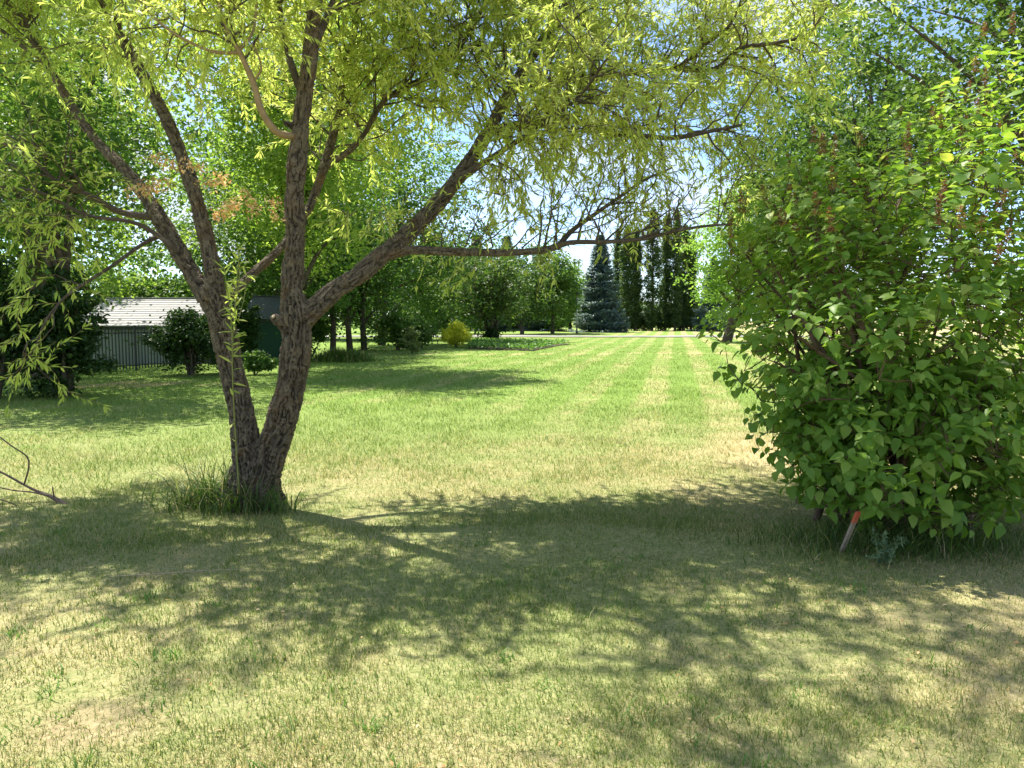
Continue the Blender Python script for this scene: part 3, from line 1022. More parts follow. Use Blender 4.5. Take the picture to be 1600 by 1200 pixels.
def branchlet(p, d, length, r0, dens, lift=.05, deep=False):
    """a secondary branch with its twigs; the unseen upper crown is shaped for the sun and shade it lets fall"""
    sh = np.asarray(p) - np.array(to_sun) * ((p[2] - 2.3) / to_sun.z)
    if HORIZON - FPX * (p[2] - CAM_H) / p[1] < -25 and abs(sh[0] - 3.7) < 1.45 and abs(sh[1] - 6.0) < 1.5 and rng.random() < .9:  # gap shaped into the crown above the frame so sun reaches the lilac
        return
    sg = np.asarray(p) - np.array(to_sun) * (p[2] / to_sun.z)
    deep = deep or (-1.7 < sg[0] < .9 and 4.7 < sg[1] < 6.9)  # crown left unthinned where its shadow should cover the ground by the trunk
    if HORIZON - FPX * (p[2] - CAM_H) / p[1] < -25 and float(vnoise(np.array([np.asarray(p) * .95 + 20]))[0]) < .5 and not deep:
        return
    if p[2] > 4.2 and sg[1] < 4.4 and (sg[0] > 1.1 or sg[0] < -1.1) and rng.random() < .8:  # crown thinned to keep its shadow off the near lawn corners
        return
    pts, rr = grow(p, d, length, r0, .0028, .45, lift, .08)
    sec.add(pts, rr, 5, cap=False)
    nt_ = max(2, int(length / .09))
    for k in range(nt_):
        t = .18 + .82 * rng.random()
        i = min(int(t * (len(pts) - 1)), len(pts) - 2)
        tn = pts[i + 1] - pts[i]
        tn /= np.linalg.norm(tn)
        sd = rand_dirs(1)[0]
        sd -= tn * sd.dot(tn)
        sd /= np.linalg.norm(sd)
        leafy_twig(pts[i], tn * .55 + sd * .9 + np.array([0, 0, .05]), .25 + .45 * rng.random(), dens)
    leafy_twig(pts[-1], pts[-1] - pts[-2], .3 + .25 * rng.random(), dens)


# limb: (from, to, number of branchlets, length min/max, leaf density)
SPAWN = {
    'ra': (.44, 1, 68, .7, 1.5, 1.0), 'rb': (.38, 1, 82, .6, 1.4, .95), 'lb': (.42, 1, 54, .7, 1.5, 1.1), 'la': (.48, 1, 50, .6, 1.4, 1.0), 'rf': (.30, 1, 66, .7, 1.4, 1.1),
    'rc': (.45, 1, 14, .35, .8, .24), 'rd': (.05, 1, 26, .4, .9, .75), 're': (.05, 1, 50, .4, 1.0, .9), 'rg': (.12, 1, 74, .5, 1.2, 1.0), 'rh': (.2, 1, 8, .3, .7, .4),
    'ri': (.2, 1, 9, .3, .7, .7), 'lc': (.4, 1, 11, .3, .7, .5), 'ld': (.45, 1, 8, .3, .6, .5), 'le': (.6, 1, 4, .2, .4, .8), 'lf': (.3, 1, 14, .5, 1.1, 1.0),
    'rj': (.2, 1, 16, .5, 1.2, 1.0), 'rk': (.15, 1, 36, .4, .9, .8), 's1': (.45, 1, 18, .4, .9, .9), 's2': (.3, 1, 16, .35, .8, .9), 's3': (.3, 1, 6, .3, .7, .9), 's4': (.4, 1, 2, .2, .4, .8),
}
for k in [n for n in limb if n.startswith('b')]:
    SPAWN[k] = (.2, 1, 20, .6, 1.2, .62 if k not in ('b7', 'b11', 'b12', 'b10') else .45)
SPAWN['b5'] = (.2, 1, 18, .5, 1.1, .9)
for k, (t0, t1, n, l0, l1, dens) in SPAWN.items():
    p, r = limb[k]
    thin = k not in THICK
    if thin and k not in S:
        sec.add(p, r, 7, cap=False)
    elif k in THICK:
        m = np.where(r <= 0.022)[0]
        if len(m) > 3:
            sec.add(p[m[0] - 1:], r[m[0] - 1:], 7, cap=False)
    for j in range(n):
        t = t0 + (t1 - t0) * (j + rng.random()) / n
        i = min(int(t * (len(p) - 1)), len(p) - 2)
        tn = p[i + 1] - p[i]
        tn = tn / np.linalg.norm(tn)
        sd = rand_dirs(1)[0]
        sd -= tn * sd.dot(tn)
        sd /= np.linalg.norm(sd)
        d = tn * .5 + sd * .9 + np.array([0, 0, .28])
        L = l0 + (l1 - l0) * rng.random()
        if k in ('rc', 'rh'):
            d = d + np.array([0, 0, .9])
        if k == 'le':
            d = d + np.array([0, 0, -.6])
        branchlet(p[i], d, L, max(.004, min(.011, r[i] * .6)), dens, deep=k in ('b5', 'b15', 'b16'))

# upright and hanging shoots on the low horizontal limb (seen as a net of thin stems against the sky)
for a, b, top, dens in ((628, 385, (632, 300), .5), (663, 380, (664, 330), .3), (690, 386, (672, 320), .2), (712, 386, (700, 330), .2), (727, 386, (735, 310), .2), (733, 386, (770, 345), .2),
                        (770, 386, (755, 310), .2), (800, 388, (850, 350), .3), (815, 388, (870, 340), .2), (640, 384, (690, 340), .3), (870, 385, (872, 230), .15), (872, 240, (868, 60), .25), (850, 385, (905, 320), .2),
                        (945, 376, (950, 290), .15), (960, 376, (1010, 310), .2), (905, 345, (1000, 330), .1), (740, 390, (860, 330), .15), (890, 365, (1010, 345), .1)):
    Yd = B + .05 + .2 * rng.random()
    s0, s1 = np.array(at(a, b, Yd)), np.array(at(top[0], top[1], Yd + rng.normal(0, .35)))
    L = np.linalg.norm(s1 - s0)
    pts, rr = grow(s0, s1 - s0, L, .0075, .003, .25, 0, .06)
    sec.add(pts, rr, 5, cap=False)
    for j in range(int(3 + L * 8)):
        i = rng.integers(1, len(pts) - 1)
        leafy_twig(pts[i], rand_dirs(1)[0] + (pts[i] - pts[i - 1]) * 6 + np.array([0, 0, .2]), .2 + .5 * rng.random(), dens, -.05)
for px, py, n, yy in ((735, 460, 3, B - .1), (762, 400, 2, B), (845, 430, 3, B - .1), (818, 415, 3, B), (545, 380, 6, B), (585, 360, 6, B + .1), (520, 350, 5, B + .3)):
    s0 = np.array(at(px, 396 if px > 600 else 330, yy))
    s1 = np.array(at(px + rng.normal(0, 12), py + 20, yy))
    for j in range(n):
        leafy_twig(s0 + rng.normal(0, .05, 3) * [1, 1, .1], s1 - s0 + rng.normal(0, .10, 3), np.linalg.norm(s1 - s0) * (.6 + .5 * rng.random()), .75, -.2)
# pale leafy ends hanging into view at the left edge
for px, py, n in ((20, 330, 3), (60, 370, 3), (15, 420, 3), (45, 450, 2), (25, 495, 3), (70, 410, 2), (10, 540, 2), (50, 545, 1), (100, 330, 2)):
    for j in range(n):
        c = np.array(at(px + rng.normal(0, 14), py + rng.normal(0, 14), B - .55 + rng.normal(0, .25)))
        leafy_twig(c + [0.12, 0, .10], np.array([-.7, rng.normal(0, .4), -.55]), .25 + .2 * rng.random(), .95, -.3)
tag(wpart('branches', sec.mesh('branches'), M['limb']), 'dark secondary branches')
tag(wpart('twigs', tw.mesh('twigs'), M['twig']), 'thin tan twigs')
wP, wD, wU, wL = (np.concatenate(x) for x in (leafP, leafD, leafU, leafL))
nW = len(wP)
print('willow leaves', nW)
wT = np.clip(.20 + .55 * rng.random(nW) + .5 * (vnoise(wP * 1.6 + 50) - .35) - .30 * np.clip((-wP[:, 0] - 2.6) / 1.5, 0, 1), 0, 1)
wW = wL * (.17 + .09 * rng.random(nW))
# the leaves that show largest are leaves of their own
dist = np.linalg.norm(wP - np.array([0, 0, CAM_H]), axis=1)
vpx = 800 + FPX * wP[:, 0] / wP[:, 1]
vpy = HORIZON - FPX * (wP[:, 2] - CAM_H) / wP[:, 1]
vis = (vpx > 5) & (vpx < 1300) & (vpy > 5) & (wP[:, 1] > 2)
score = np.where(vis, wL / dist, 0)
big = np.argsort(-score)[:240]
rest = np.ones(nW, bool)
rest[big] = False
near = np.zeros(nW, bool)
near[np.argsort(-score)[240:40000]] = True
va, fa, ta = leaf_arrays(wP[near], wD[near], wU[near], wL[near], wW[near], LEAF_LANCE, wT[near])
far_ = rest & ~near
vb, fb_, tb_ = leaf_arrays(wP[far_], wD[far_], wU[far_], wL[far_], wW[far_] * 1.1, LEAF_DIAMOND, wT[far_])
fol = wpart('foliage', new_mesh('willow_foliage', np.concatenate([va, vb]), np.concatenate([fa, fb_ + len(va)]), np.concatenate([ta, tb_])), M['willow_leaf'])
tag(fol, 'yellow-green narrow willow leaves', None, None, 'stuff')
w_leaf_me = [new_mesh('willow_leaf', LEAF_LANCE[0] * np.array([1, 1, 1.0]), LEAF_LANCE[1], np.full(6, t)) for t in (.2, .45, .7, .9)]
for me in w_leaf_me:
    me.materials.append(M['willow_leaf'])


def leaf_object(parent, me, pos, d, up, L, W, offset):
    x, y, n = frames(np.array([d]), np.array([up]))
    o = bpy.data.objects.new('leaf', me)
    col.objects.link(o)
    o.parent = parent
    o.matrix_local = Matrix.Translation(Vector(pos) - offset) @ Matrix((tuple(x[0] * W) + (0,), tuple(y[0] * L) + (0,), tuple(n[0] * W) + (0,), (0, 0, 0, 1))).transposed()
    return o


for i in big:
    leaf_object(willow, w_leaf_me[int(min(3, wT[i] * 4))], wP[i], wD[i], wU[i], wL[i], wW[i], WI)

# the thin leafy shoot that stands in front of the left stem
sp = [(374, 772, 6.28, 2.8), (369, 700, 6.25, 2.5), (364, 610, 6.22, 2.3), (363, 540, 6.2, 2.2), (367, 490, 6.2, 2), (370, 440, 6.2, 1.8), (374, 395, 6.2, 1.5)]
t4 = Tubes()
p, r = px_limb(sp, .05)
t4.add(p, r, 5)
t4_p = [p]
for a, b, c, d in ((372, 500, 385, 430), (370, 470, 372, 390), (364, 560, 350, 420)):
    q, rr = resample([at(a, b, 6.2), at((a + c) / 2 + 3, (b + d) / 2, 6.15), at(c, d, 6.15)], [.0045, .004, .0025], .05)
    t4.add(q, rr, 4)
    t4_p.append(q)
shoot = wpart('shoot', t4.mesh('shoot'), M['shoot'])
tag(shoot, 'thin upright green shoot with leaves before the left stem')
for q in t4_p:
    for i in range(6, len(q)):
        z = q[i][2]
        if rng.random() < (.4 if z < 1.25 else 1.5):
            for k in range(1 if z < 1.25 else 3):
                sd = rand_dirs(1)[0] * [1, 1, .3]
                dd = sd + np.array([0, 0, 1.1 - 1.5 * rng.random()])
                leaf_object(shoot, w_leaf_me[rng.integers(0, 3)], q[i], dd, np.array([0, -.4, 1]) + rng.normal(0, .3, 3), .08 + .06 * rng.random(), .019 + .008 * rng.random(), Vector((0, 0, 0)))

# withered orange-brown leaf clusters
for a, b, c, d, n in ((200, 300, 265, 285, 90), (232, 246, 285, 258, 60), (318, 286, 355, 280, 55), (335, 340, 372, 315, 80), (380, 300, 402, 335, 45), (424, 310, 434, 345, 30), (290, 255, 320, 262, 24)):
    Yd = 6.25 + .15 * rng.random()
    n = int(n * 2.4)
    A, C = np.array(at(a, b, Yd)), np.array(at(c, d, Yd))
    t = rng.random(n)[:, None]
    P_ = A * (1 - t) + C * t + rng.normal(0, .028, (n, 3)) * [1, 1.5, 1.1]
    L_ = .018 + .03 * rng.random(n)
    me = leaf_mesh('dead_leaves', P_, rand_dirs(n) + [0, 0, -.5], rand_dirs(n), L_, L_ * .4, LEAF_LANCE, rng.random(n))
    tag(wpart('dead_leaves', me, M['dead_leaf']), 'withered orange-brown leaf cluster', None, None, 'stuff')

# ------------------------------------------------------------------ the lilac
LB = Vector((2.95, 5.95, 0))
LB.z = Hf(LB.x, LB.y)
lilac = thing('lilac_bush', LB, 'big dense lilac bush with broad dark green leaves and brown spent flower heads', 'bush')
ELL = [((2.8, 5.95, 1.52), (1.12, 1.15, 1.42)), ((3.75, 6.15, 1.75), (1.25, 1.25, 1.72)), ((2.95, 5.72, .72), (1.08, .98, .64)), ((2.45, 6.25, 2.1), (0.72, .8, .75))]


def lilac_points(n):
    out = []
    while len(out) < n:
        k = rng.choice(4, p=[.31, .34, .28, .07])
        c, e = ELL[k]
        d = rand_dirs(1)[0]
        bump = .76 + .46 * float(vnoise(np.array([d * 2.4 + k * 9]))[0])
        p = np.array(c) + d * np.array(e) * bump * (rng.random() ** .27)
        if p[2] < .14:
            continue
        inside = 0
        out.append(p)
    return np.array(out)


ls = Tubes()
stems = []
for k in range(36):
    c, e = ELL[rng.choice(4, p=[.35, .35, .2, .1])]
    tgt = np.array(c) + rand_dirs(1)[0] * np.array(e) * .75
    tgt[2] = max(tgt[2], .6)
    b = np.array(LB) + np.array([rng.normal(0, .22), rng.normal(0, .18), -.03])
    midp = b + (tgt - b) * .45 + np.array([0, 0, .28]) + rng.normal(0, .08, 3)
    q, rr = resample([b, midp, tgt], [.026 + .014 * rng.random(), .019, .008], .08)
    ls.add(q, rr, 7, cap=False)
    stems.append(q)
sp_all = np.concatenate(stems)
tips = lilac_points(2250)
tips = tips[np.argsort(np.linalg.norm(tips - np.array([3.0, 6.0, .6]), axis=1))]
cand_buf = np.zeros((len(sp_all) + 6 * len(tips), 3))
cand_buf[:len(sp_all)] = sp_all
cand_n = len(sp_all)
lP, lD, lU, lL = [], [], [], []
heads = []
for p in tips:
    out = p - np.array([3.1, 6.0, 1.0])
    out /= np.linalg.norm(out)
    cand = cand_buf[:cand_n]
    dd_ = np.linalg.norm(cand - p, axis=1)
    j = np.argmin(np.where(dd_ < .12, 1.0, dd_) + .4 * np.clip(cand[:, 2] - p[2] + .1, 0, 9))
    base = cand[j]
    L = np.linalg.norm(p - base)
    q, rr = resample([base, base * .5 + p * .5 + np.array([0, 0, -.04]) + rng.normal(0, .05, 3), p], [.006, .004, .0022], .09)
    ls.add(q, rr, 3, cap=False)
    mm = q[1:-1][:4]
    cand_buf[cand_n:cand_n + len(mm)] = mm
    cand_n += len(mm)
    ax = out * .7 + np.array([0, 0, .55]) + rng.normal(0, .3, 3)
    ax /= np.linalg.norm(ax)
    s1 = np.cross(ax, rand_dirs(1)[0])
    s1 /= np.linalg.norm(s1)
    s2 = np.cross(ax, s1)
    for m in range(3 + int(rng.random() < .6)):
        w = s1 if m % 2 else s2
        for sg in (1, -1):
            dd = w * sg + ax * .35 + np.array([0, 0, -.38 + .15 * rng.normal()])
            lP.append(p + ax * .045 * m + w * sg * .018)
            lD.append(dd)
            lU.append(np.array([0, -.12, 1]) + ax * .3 + rng.normal(0, .38, 3))
            lL.append((.058 + .074 * rng.random()) * (1 - .08 * m))
    if p[2] > 1.75 and rng.random() < .17:
        heads.append((p + ax * .19, ax * .5 + np.array([0, 0, .8])))
tag(link('stems', ls.mesh('lilac_stems'), M['lilac_stem'], lilac, -LB), 'brown woody stems fanning out from the base')
lP, lD, lU, lL = (np.array(x) for x in (lP, lD, lU, lL))
nL = len(lP)
lW = lL * (.62 + .14 * rng.random(nL))
lT = np.clip(.2 + .6 * rng.random(nL) + .12 * (lP[:, 2] - 1.7) * rng.random(nL), 0, 1)  # tint rises with height: sunlight on the upper leaves put into their colour
cam_p = np.array([0, 0, CAM_H])
dist = np.linalg.norm(lP - cam_p, axis=1)
vpx = 800 + FPX * lP[:, 0] / lP[:, 1]
vpy = HORIZON - FPX * (lP[:, 2] - CAM_H) / lP[:, 1]
# how near the front of the bush a leaf is
cell = (np.floor(vpx / 22) * 1000 + np.floor(vpy / 22)).astype(int)
front = {}
for i in np.argsort(dist):
    front.setdefault(cell[i], []).append(i)
score = np.zeros(nL)
for c, ids in front.items():
    for k, i in enumerate(ids[:2]):
        if vpx[i] < 1590 and vpy[i] > 10:
            score[i] = lL[i] / dist[i] * (1.0 if k == 0 else .8)
big = np.argsort(-score)[:300]
rest = np.ones(nL, bool)
rest[big] = False
fo = link('foliage', leaf_mesh('lilac_foliage', lP[rest], lD[rest], lU[rest], lL[rest], lW[rest], LEAF_HEART, lT[rest]), M['lilac_leaf'], lilac, -LB)
tag(fo, 'dense broad green leaves', None, None, 'stuff')
l_me = [new_mesh('lilac_leaf', LEAF_HEART_FINE[0], LEAF_HEART_FINE[1], np.full(len(LEAF_HEART_FINE[0]), t), True) for t in (.15, .35, .55, .75, .95)]
for me in l_me:
    me.materials.append(M['lilac_leaf'])
for i in big:
    leaf_object(lilac, l_me[int(min(4, lT[i] * 5))], lP[i], lD[i], lU[i], lL[i] * 1.04, lW[i] * 1.04, LB)
# spent flower heads
hv = rng.random(110)
hp = np.column_stack([rng.normal(0, 1, (110, 2)) * (.020 * (1 - .75 * hv))[:, None], hv * .15])
head_me = leaf_mesh('seed_head', hp, rand_dirs(110) * [1, 1, .5] + [0, 0, .45], rand_dirs(110), .014 + .012 * rng.random(110), .006 + .003 * rng.random(110), LEAF_DIAMOND, rng.random(110))
head_me.materials.append(M['seed'])
for p, ax in heads:
    o = link('seed_head', head_me, None, lilac)
    ax = Vector(ax).normalized()
    o.location = Vector(p) - LB
    o.rotation_euler = ax.to_track_quat('Z', 'Y').to_euler()
    o.scale = (1, 1, .7 + .6 * random.random())
    o['kind'] = 'stuff'
print('lilac leaves', nL, 'heads', len(heads))

# ------------------------------------------------------------------ survey stake, weed, fallen wood
foot = at(1312, 870, 5.17)
head = at(1341, 800, 5.05)
foot.z = Hf(foot.x, foot.y) - .03
stake = thing('survey_stake', foot, 'leaning wooden survey stake with an orange painted top at the foot of the lilac', 'stake')
ax = (head - foot)
SL = ax.length
stake.rotation_euler = ax.to_track_quat('Z', 'Y').to_euler()


def box(x0, x1, y0, y1, z0, z1, bevel=0.0, taper=1.0):
    """a chamfered box as arrays"""
    cx, cy = (x0 + x1) / 2, (y0 + y1) / 2
    b = bevel
    ring = [(x0 + b, y0), (x1 - b, y0), (x1, y0 + b), (x1, y1 - b), (x1 - b, y1), (x0 + b, y1), (x0, y1 - b), (x0, y0 + b)] if b else [(x0, y0), (x1, y0), (x1, y1), (x0, y1)]
    n = len(ring)
    v = [(x, y, z0) for x, y in ring] + [(cx + (x - cx) * taper, cy + (y - cy) * taper, z1) for x, y in ring]
    f = [(i, (i + 1) % n, n + (i + 1) % n, n + i) for i in range(n)]
    return v, f, [tuple(range(n))[::-1], tuple(range(n, 2 * n))]


def box_mesh(name, *a, **k):
    v, f, caps = box(*a, **k)
    me = bpy.data.meshes.new(name)
    me.from_pydata(v, [], f + caps)
    me.update()
    return me


link('shaft', box_mesh('stake_shaft', -.019, .019, -.009, .009, 0, SL * .77, bevel=.002), M['stake_wood'], stake)
link('painted_top', box_mesh('stake_top', -.0195, .0195, -.0095, .0095, SL * .77 + .001, SL, bevel=.002), M['orange'], stake)

wc = at(1385, 893, 4.86)
wc.z = Hf(wc.x, wc.y)
weed = thing('weed', wc, 'small pale feathery weed growing in front of the lilac', 'weed')
ts_ = Tubes()
P_, D_ = [], []
for k in range(9):
    d = np.array([rng.normal(0, .45), rng.normal(0, .35), 1])
    q, rr = grow((rng.normal(0, .01), rng.normal(0, .01), 0), d, .13 + .12 * rng.random(), .0025, .001, .4, 0, .03)
    ts_.add(q, rr, 4, cap=False)
    for i in range(1, len(q)):
        for m in range(7):
            P_.append(q[i])
            D_.append(rand_dirs(1)[0] + [0, 0, .5])
link('stem', ts_.mesh('weed_stems'), M['shoot'], weed)
P_, D_ = np.array(P_), np.array(D_)
n = len(P_)
link('leaves', leaf_mesh('weed_leaves', P_, D_, rand_dirs(n) + [0, 0, 1], .024 + .022 * rng.random(n), .008 + .005 * rng.random(n), LEAF_LANCE, rng.random(n)), M['weed_leaf'], weed)

fb = at(112, 793, 6.46)
fb.z = Hf(fb.x, fb.y)
fallen = thing('fallen_branch', fb, 'dead fallen branch with bare twigs lying at the left edge of the lawn', 'branch')
tf = Tubes()


def fallen_tube(rows, tubes):
    q, rr = resample([Vector(at(a, b, d)) - fb for a, b, d, w in rows], [w * d / FPX / 2 for a, b, d, w in rows], .04)
    tubes.add(q, rr, 7)


fallen_tube([(112, 794, 6.46, 9), (98, 787, 6.5, 8.5), (80, 776, 6.55, 6.5), (50, 764, 6.6, 4), (0, 737, 6.6, 3.2), (-60, 710, 6.6, 2.5)], tf)
link('stem', tf.mesh('fallen_stem'), M['dead_twig'], fallen)
for rows in ([(38, 756, 6.58, 3), (45, 730, 6.5, 2.6), (42, 713, 6.45, 2.4), (20, 698, 6.4, 2.2), (0, 683, 6.4, 2)], [(80, 776, 6.55, 3), (50, 769, 6.5, 2.4), (20, 766, 6.45, 2), (-20, 757, 6.4, 1.6)],
             [(85, 778, 6.55, 3), (83, 768, 6.5, 2), (82, 760, 6.5, 1.5)], [(40, 798, 6.4, 2), (15, 785, 6.4, 2), (-10, 778, 6.4, 1.6)]):
    t5 = Tubes()
    fallen_tube(rows, t5)
    link('twig', t5.mesh('fallen_twig'), M['dead_twig'], fallen)
st0 = at(180, 917, 4.6)
st0.z = Hf(st0.x, st0.y)
t6 = Tubes()
q, rr = resample([Vector((0, 0, .012)), Vector((.25, .02, .02)), Vector((.52, .09, .018)), Vector((.85, .13, .012))], [.003, .0035, .003, .0015], .05)
t6.add(q, rr, 5)
tag(link('dry_stick', t6.mesh('dry_stick'), M['cut_wood'], None, st0), 'thin pale dry stick lying in the shaded foreground grass', 'stick')

# ------------------------------------------------------------------ trees and shrubs
def crown_clusters(n, c, e, seed, shell=.42, bump=.38, squash_low=1.0):
    """cluster centres in a lumpy ellipsoid"""
    d = rand_dirs(n)
    b = (1 - bump / 2) + bump * 1.6 * (vnoise(d * 2.2 + seed * 7.3) - .2)
    r = rng.random(n) ** shell * b
    return np.array(c) + d * np.array(e) * r[:, None], d


def crown_leaves(cen, per, sig, L, tpl, sun_var=.25):
    n = len(cen) * per
    k = np.repeat(np.arange(len(cen)), per)
    ss = sig * (.45 + .8 * rng.random(len(cen)))
    pos = cen[k] + rng.normal(0, 1, (n, 3)) * ss[k][:, None] * np.array([1, 1, .62])
    d = rand_dirs(n) * [1, 1, .6] + [0, 0, -.25]
    up = rand_dirs(n) * .8 + [0, 0, 1]
    ct = rng.random(len(cen))
    tint = np.clip(.5 * ct[k] + .5 * rng.random(n), 0, 1)
    LL = L * (.6 + .8 * rng.random(n))
    return pos, d, up, LL, LL * (.55 + .2 * rng.random(n)), tpl, tint


def broad_tree(name, base, label, cat, h, r, z0, leaf_key, L, n_cl, per, trunk_r, seed, sig=None, limbs=12, group=None, stems=1, offset=(0, 0), bark='limb', shell=.42, flat=1.0):
    """a broad-leaved tree or bush: stems, limbs and a lumpy crown from z0 to h"""
    base = Vector((base[0], base[1], Hf(base[0], base[1])))
    t = thing(name, base, label, cat, group)
    c = np.array([offset[0], offset[1], (z0 + h) / 2])
    e = np.array([r, r * flat, (h - z0) / 2])
    cen, _ = crown_clusters(n_cl, c, e, seed, shell, .55)
    cen = cen[cen[:, 2] > .15]
    cen = cen[rng.random(len(cen)) < .8]
    per = int(per * 1.25)
    L = L * 1.06
    limbs = int(limbs * 1.4)
    tr = Tubes()
    tops = []
    for s in range(stems):
        a = s * 2.4 + seed
        foot_ = np.array([math.cos(a), math.sin(a), 0]) * trunk_r * (1.2 if stems > 1 else 0)
        lean = np.array([math.cos(a), math.sin(a), 0]) * r * (.35 if stems > 1 else .06)
        top = foot_ + lean + np.array([offset[0] * .8, offset[1] * .8, z0 + (h - z0) * .72])
        q, rr = resample([foot_ - [0, 0, .1], foot_ + (top - foot_) * .3 + rng.normal(0, .03 * h / 4, 3) * [1, 1, 0], foot_ + (top - foot_) * .65 + rng.normal(0, .05 * h / 4, 3) * [1, 1, 0], top],
                         [trunk_r * 1.15, trunk_r * .8, trunk_r * .5, trunk_r * .15], .25)
        tr.add(q, rr, 9, cap=False)
        tops.append((q, rr))
    for k in range(limbs):
        q, rr = tops[k % len(tops)]
        tgt = cen[rng.integers(len(cen))]
        i = int((.25 + .6 * rng.random()) * (len(q) - 1))
        i = min(i, max(1, int(np.searchsorted(q[:, 2], tgt[2] - .15 * h)))) if rng.random() < .8 else i
        i = min(i, len(q) - 2)
        b = q[i]
        m = b * .5 + tgt * .5 + np.array([0, 0, .08 * h * rng.random()])
        qq, r2 = resample([b, m, tgt], [rr[i] * .55 + .004, rr[i] * .3 + .003, .006], .25)
        tr.add(qq, r2, 5, cap=False)
    link('trunk', tr.mesh(name + '_trunk'), M[bark], t)
    link('crown', leaf_mesh(name + '_crown', *crown_leaves(cen, per, sig or r * .16, L, LEAF_DIAMOND)), M[leaf_key], t)
    return t


# --- left and behind the willow
broad_tree('poplar_tree', (-6.65, 23.8), 'tall leafy poplar rising directly behind the twin stems of the willow', 'tree', 13.2, 3.4, 2.9, 'poplar_leaf', .13, 800, 44, .19, 1, .42, offset=(.5, 0))
broad_tree('poplar_tree', (-12.6, 20.5), 'broad yellow-green poplar above the black fence at the left', 'tree', 12.0, 4.0, 2.6, 'poplar_leaf', .13, 560, 44, .22, 2, .45)
broad_tree('shade_tree', (-9.25, 15.9), 'dark-trunked tree standing in the left shrub by the frame edge', 'tree', 9.0, 2.7, 2.3, 'maple_leaf', .11, 330, 44, .13, 3, .36)
broad_tree('poplar_tree', (-16.5, 27.0), 'tall poplar behind the pale shed roof', 'tree', 13.0, 4.2, 2.8, 'poplar_leaf', .16, 420, 36, .22, 4, .5)
broad_tree('poplar_tree', (-10.5, 35.0), 'tall green poplar behind the dark green shed', 'tree', 13.0, 4.2, 2.7, 'maple_leaf', .17, 680, 40, .22, 5, .5)
broad_tree('maple_tree', (-7.8, 46.0), 'deep green maple behind the three slim trunks', 'tree', 13.0, 4.8, 1.2, 'maple_leaf', .2, 560, 40, .22, 6, .55, offset=(1.2, 0))
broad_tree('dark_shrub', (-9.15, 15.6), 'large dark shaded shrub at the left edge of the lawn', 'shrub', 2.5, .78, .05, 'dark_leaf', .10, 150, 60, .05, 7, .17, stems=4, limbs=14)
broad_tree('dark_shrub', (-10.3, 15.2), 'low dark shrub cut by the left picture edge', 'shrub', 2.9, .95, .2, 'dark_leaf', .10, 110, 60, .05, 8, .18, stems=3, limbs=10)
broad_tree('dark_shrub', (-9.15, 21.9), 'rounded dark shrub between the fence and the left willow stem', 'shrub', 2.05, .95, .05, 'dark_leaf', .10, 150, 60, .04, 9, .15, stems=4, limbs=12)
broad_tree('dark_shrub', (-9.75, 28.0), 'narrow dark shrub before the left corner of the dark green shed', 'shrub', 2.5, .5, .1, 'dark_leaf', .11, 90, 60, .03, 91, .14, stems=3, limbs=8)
broad_tree('green_mound', (-7.25, 21.7), 'small rounded green plant seen between the willow stems', 'shrub', .66, .42, .02, 'maple_leaf', .09, 60, 40, .015, 10, .08, stems=3, limbs=5)
for k, (x, lab) in enumerate(((-8.75, 'leftmost of three slim low-hanging trees beyond the willow'), (-8.0, 'middle one of three slim low-hanging trees beyond the willow'), (-7.4, 'rightmost of three slim low-hanging trees beyond the willow'))):
    broad_tree('ash_tree', (x, 37.5 + .5 * k), lab, 'tree', 8.6 - .4 * k, 2.1, 1.0, 'maple_leaf', .16, 190, 34, .15, 11 + k, .36, group='three slim trees beyond the willow')
broad_tree('green_shrub', (-5.75, 38.6), 'leafy mid-green shrub beside the three slim trunks', 'shrub', 2.1, 1.0, .05, 'maple_leaf', .13, 90, 40, .03, 15, .2, stems=3, limbs=8)
broad_tree('green_shrub', (-4.7, 39.6), 'lower green shrub behind the small greyish bush', 'shrub', 1.5, .8, .05, 'maple_leaf', .13, 70, 40, .03, 16, .17, stems=3, limbs=8)
broad_tree('grey_bush', (-4.55, 35.0), 'small narrow greyish bush on the far left lawn', 'bush', 1.15, .36, .02, 'grey_leaf', .09, 60, 44, .015, 17, .08, stems=3, limbs=6)
broad_tree('golden_bush', (-3.02, 41.6), 'bright yellow-green rounded bush on the far lawn', 'bush', 1.45, .66, .04, 'gold_leaf', .10, 130, 50, .02, 18, .11, stems=5, limbs=10)
broad_tree('vase_tree', (-1.45, 53.0), 'dark many-stemmed tree spreading from a narrow foot near the road', 'tree', 6.4, 3.4, 1.0, 'elm_leaf', .2, 280, 40, .12, 19, .42, stems=6, limbs=22)
broad_tree('foot_shrub', (-1.4, 52.6), 'dark low shrub at the foot of the many-stemmed tree', 'shrub', .95, .62, .05, 'dark_leaf', .13, 40, 40, .02, 20, .12, stems=4, limbs=6)
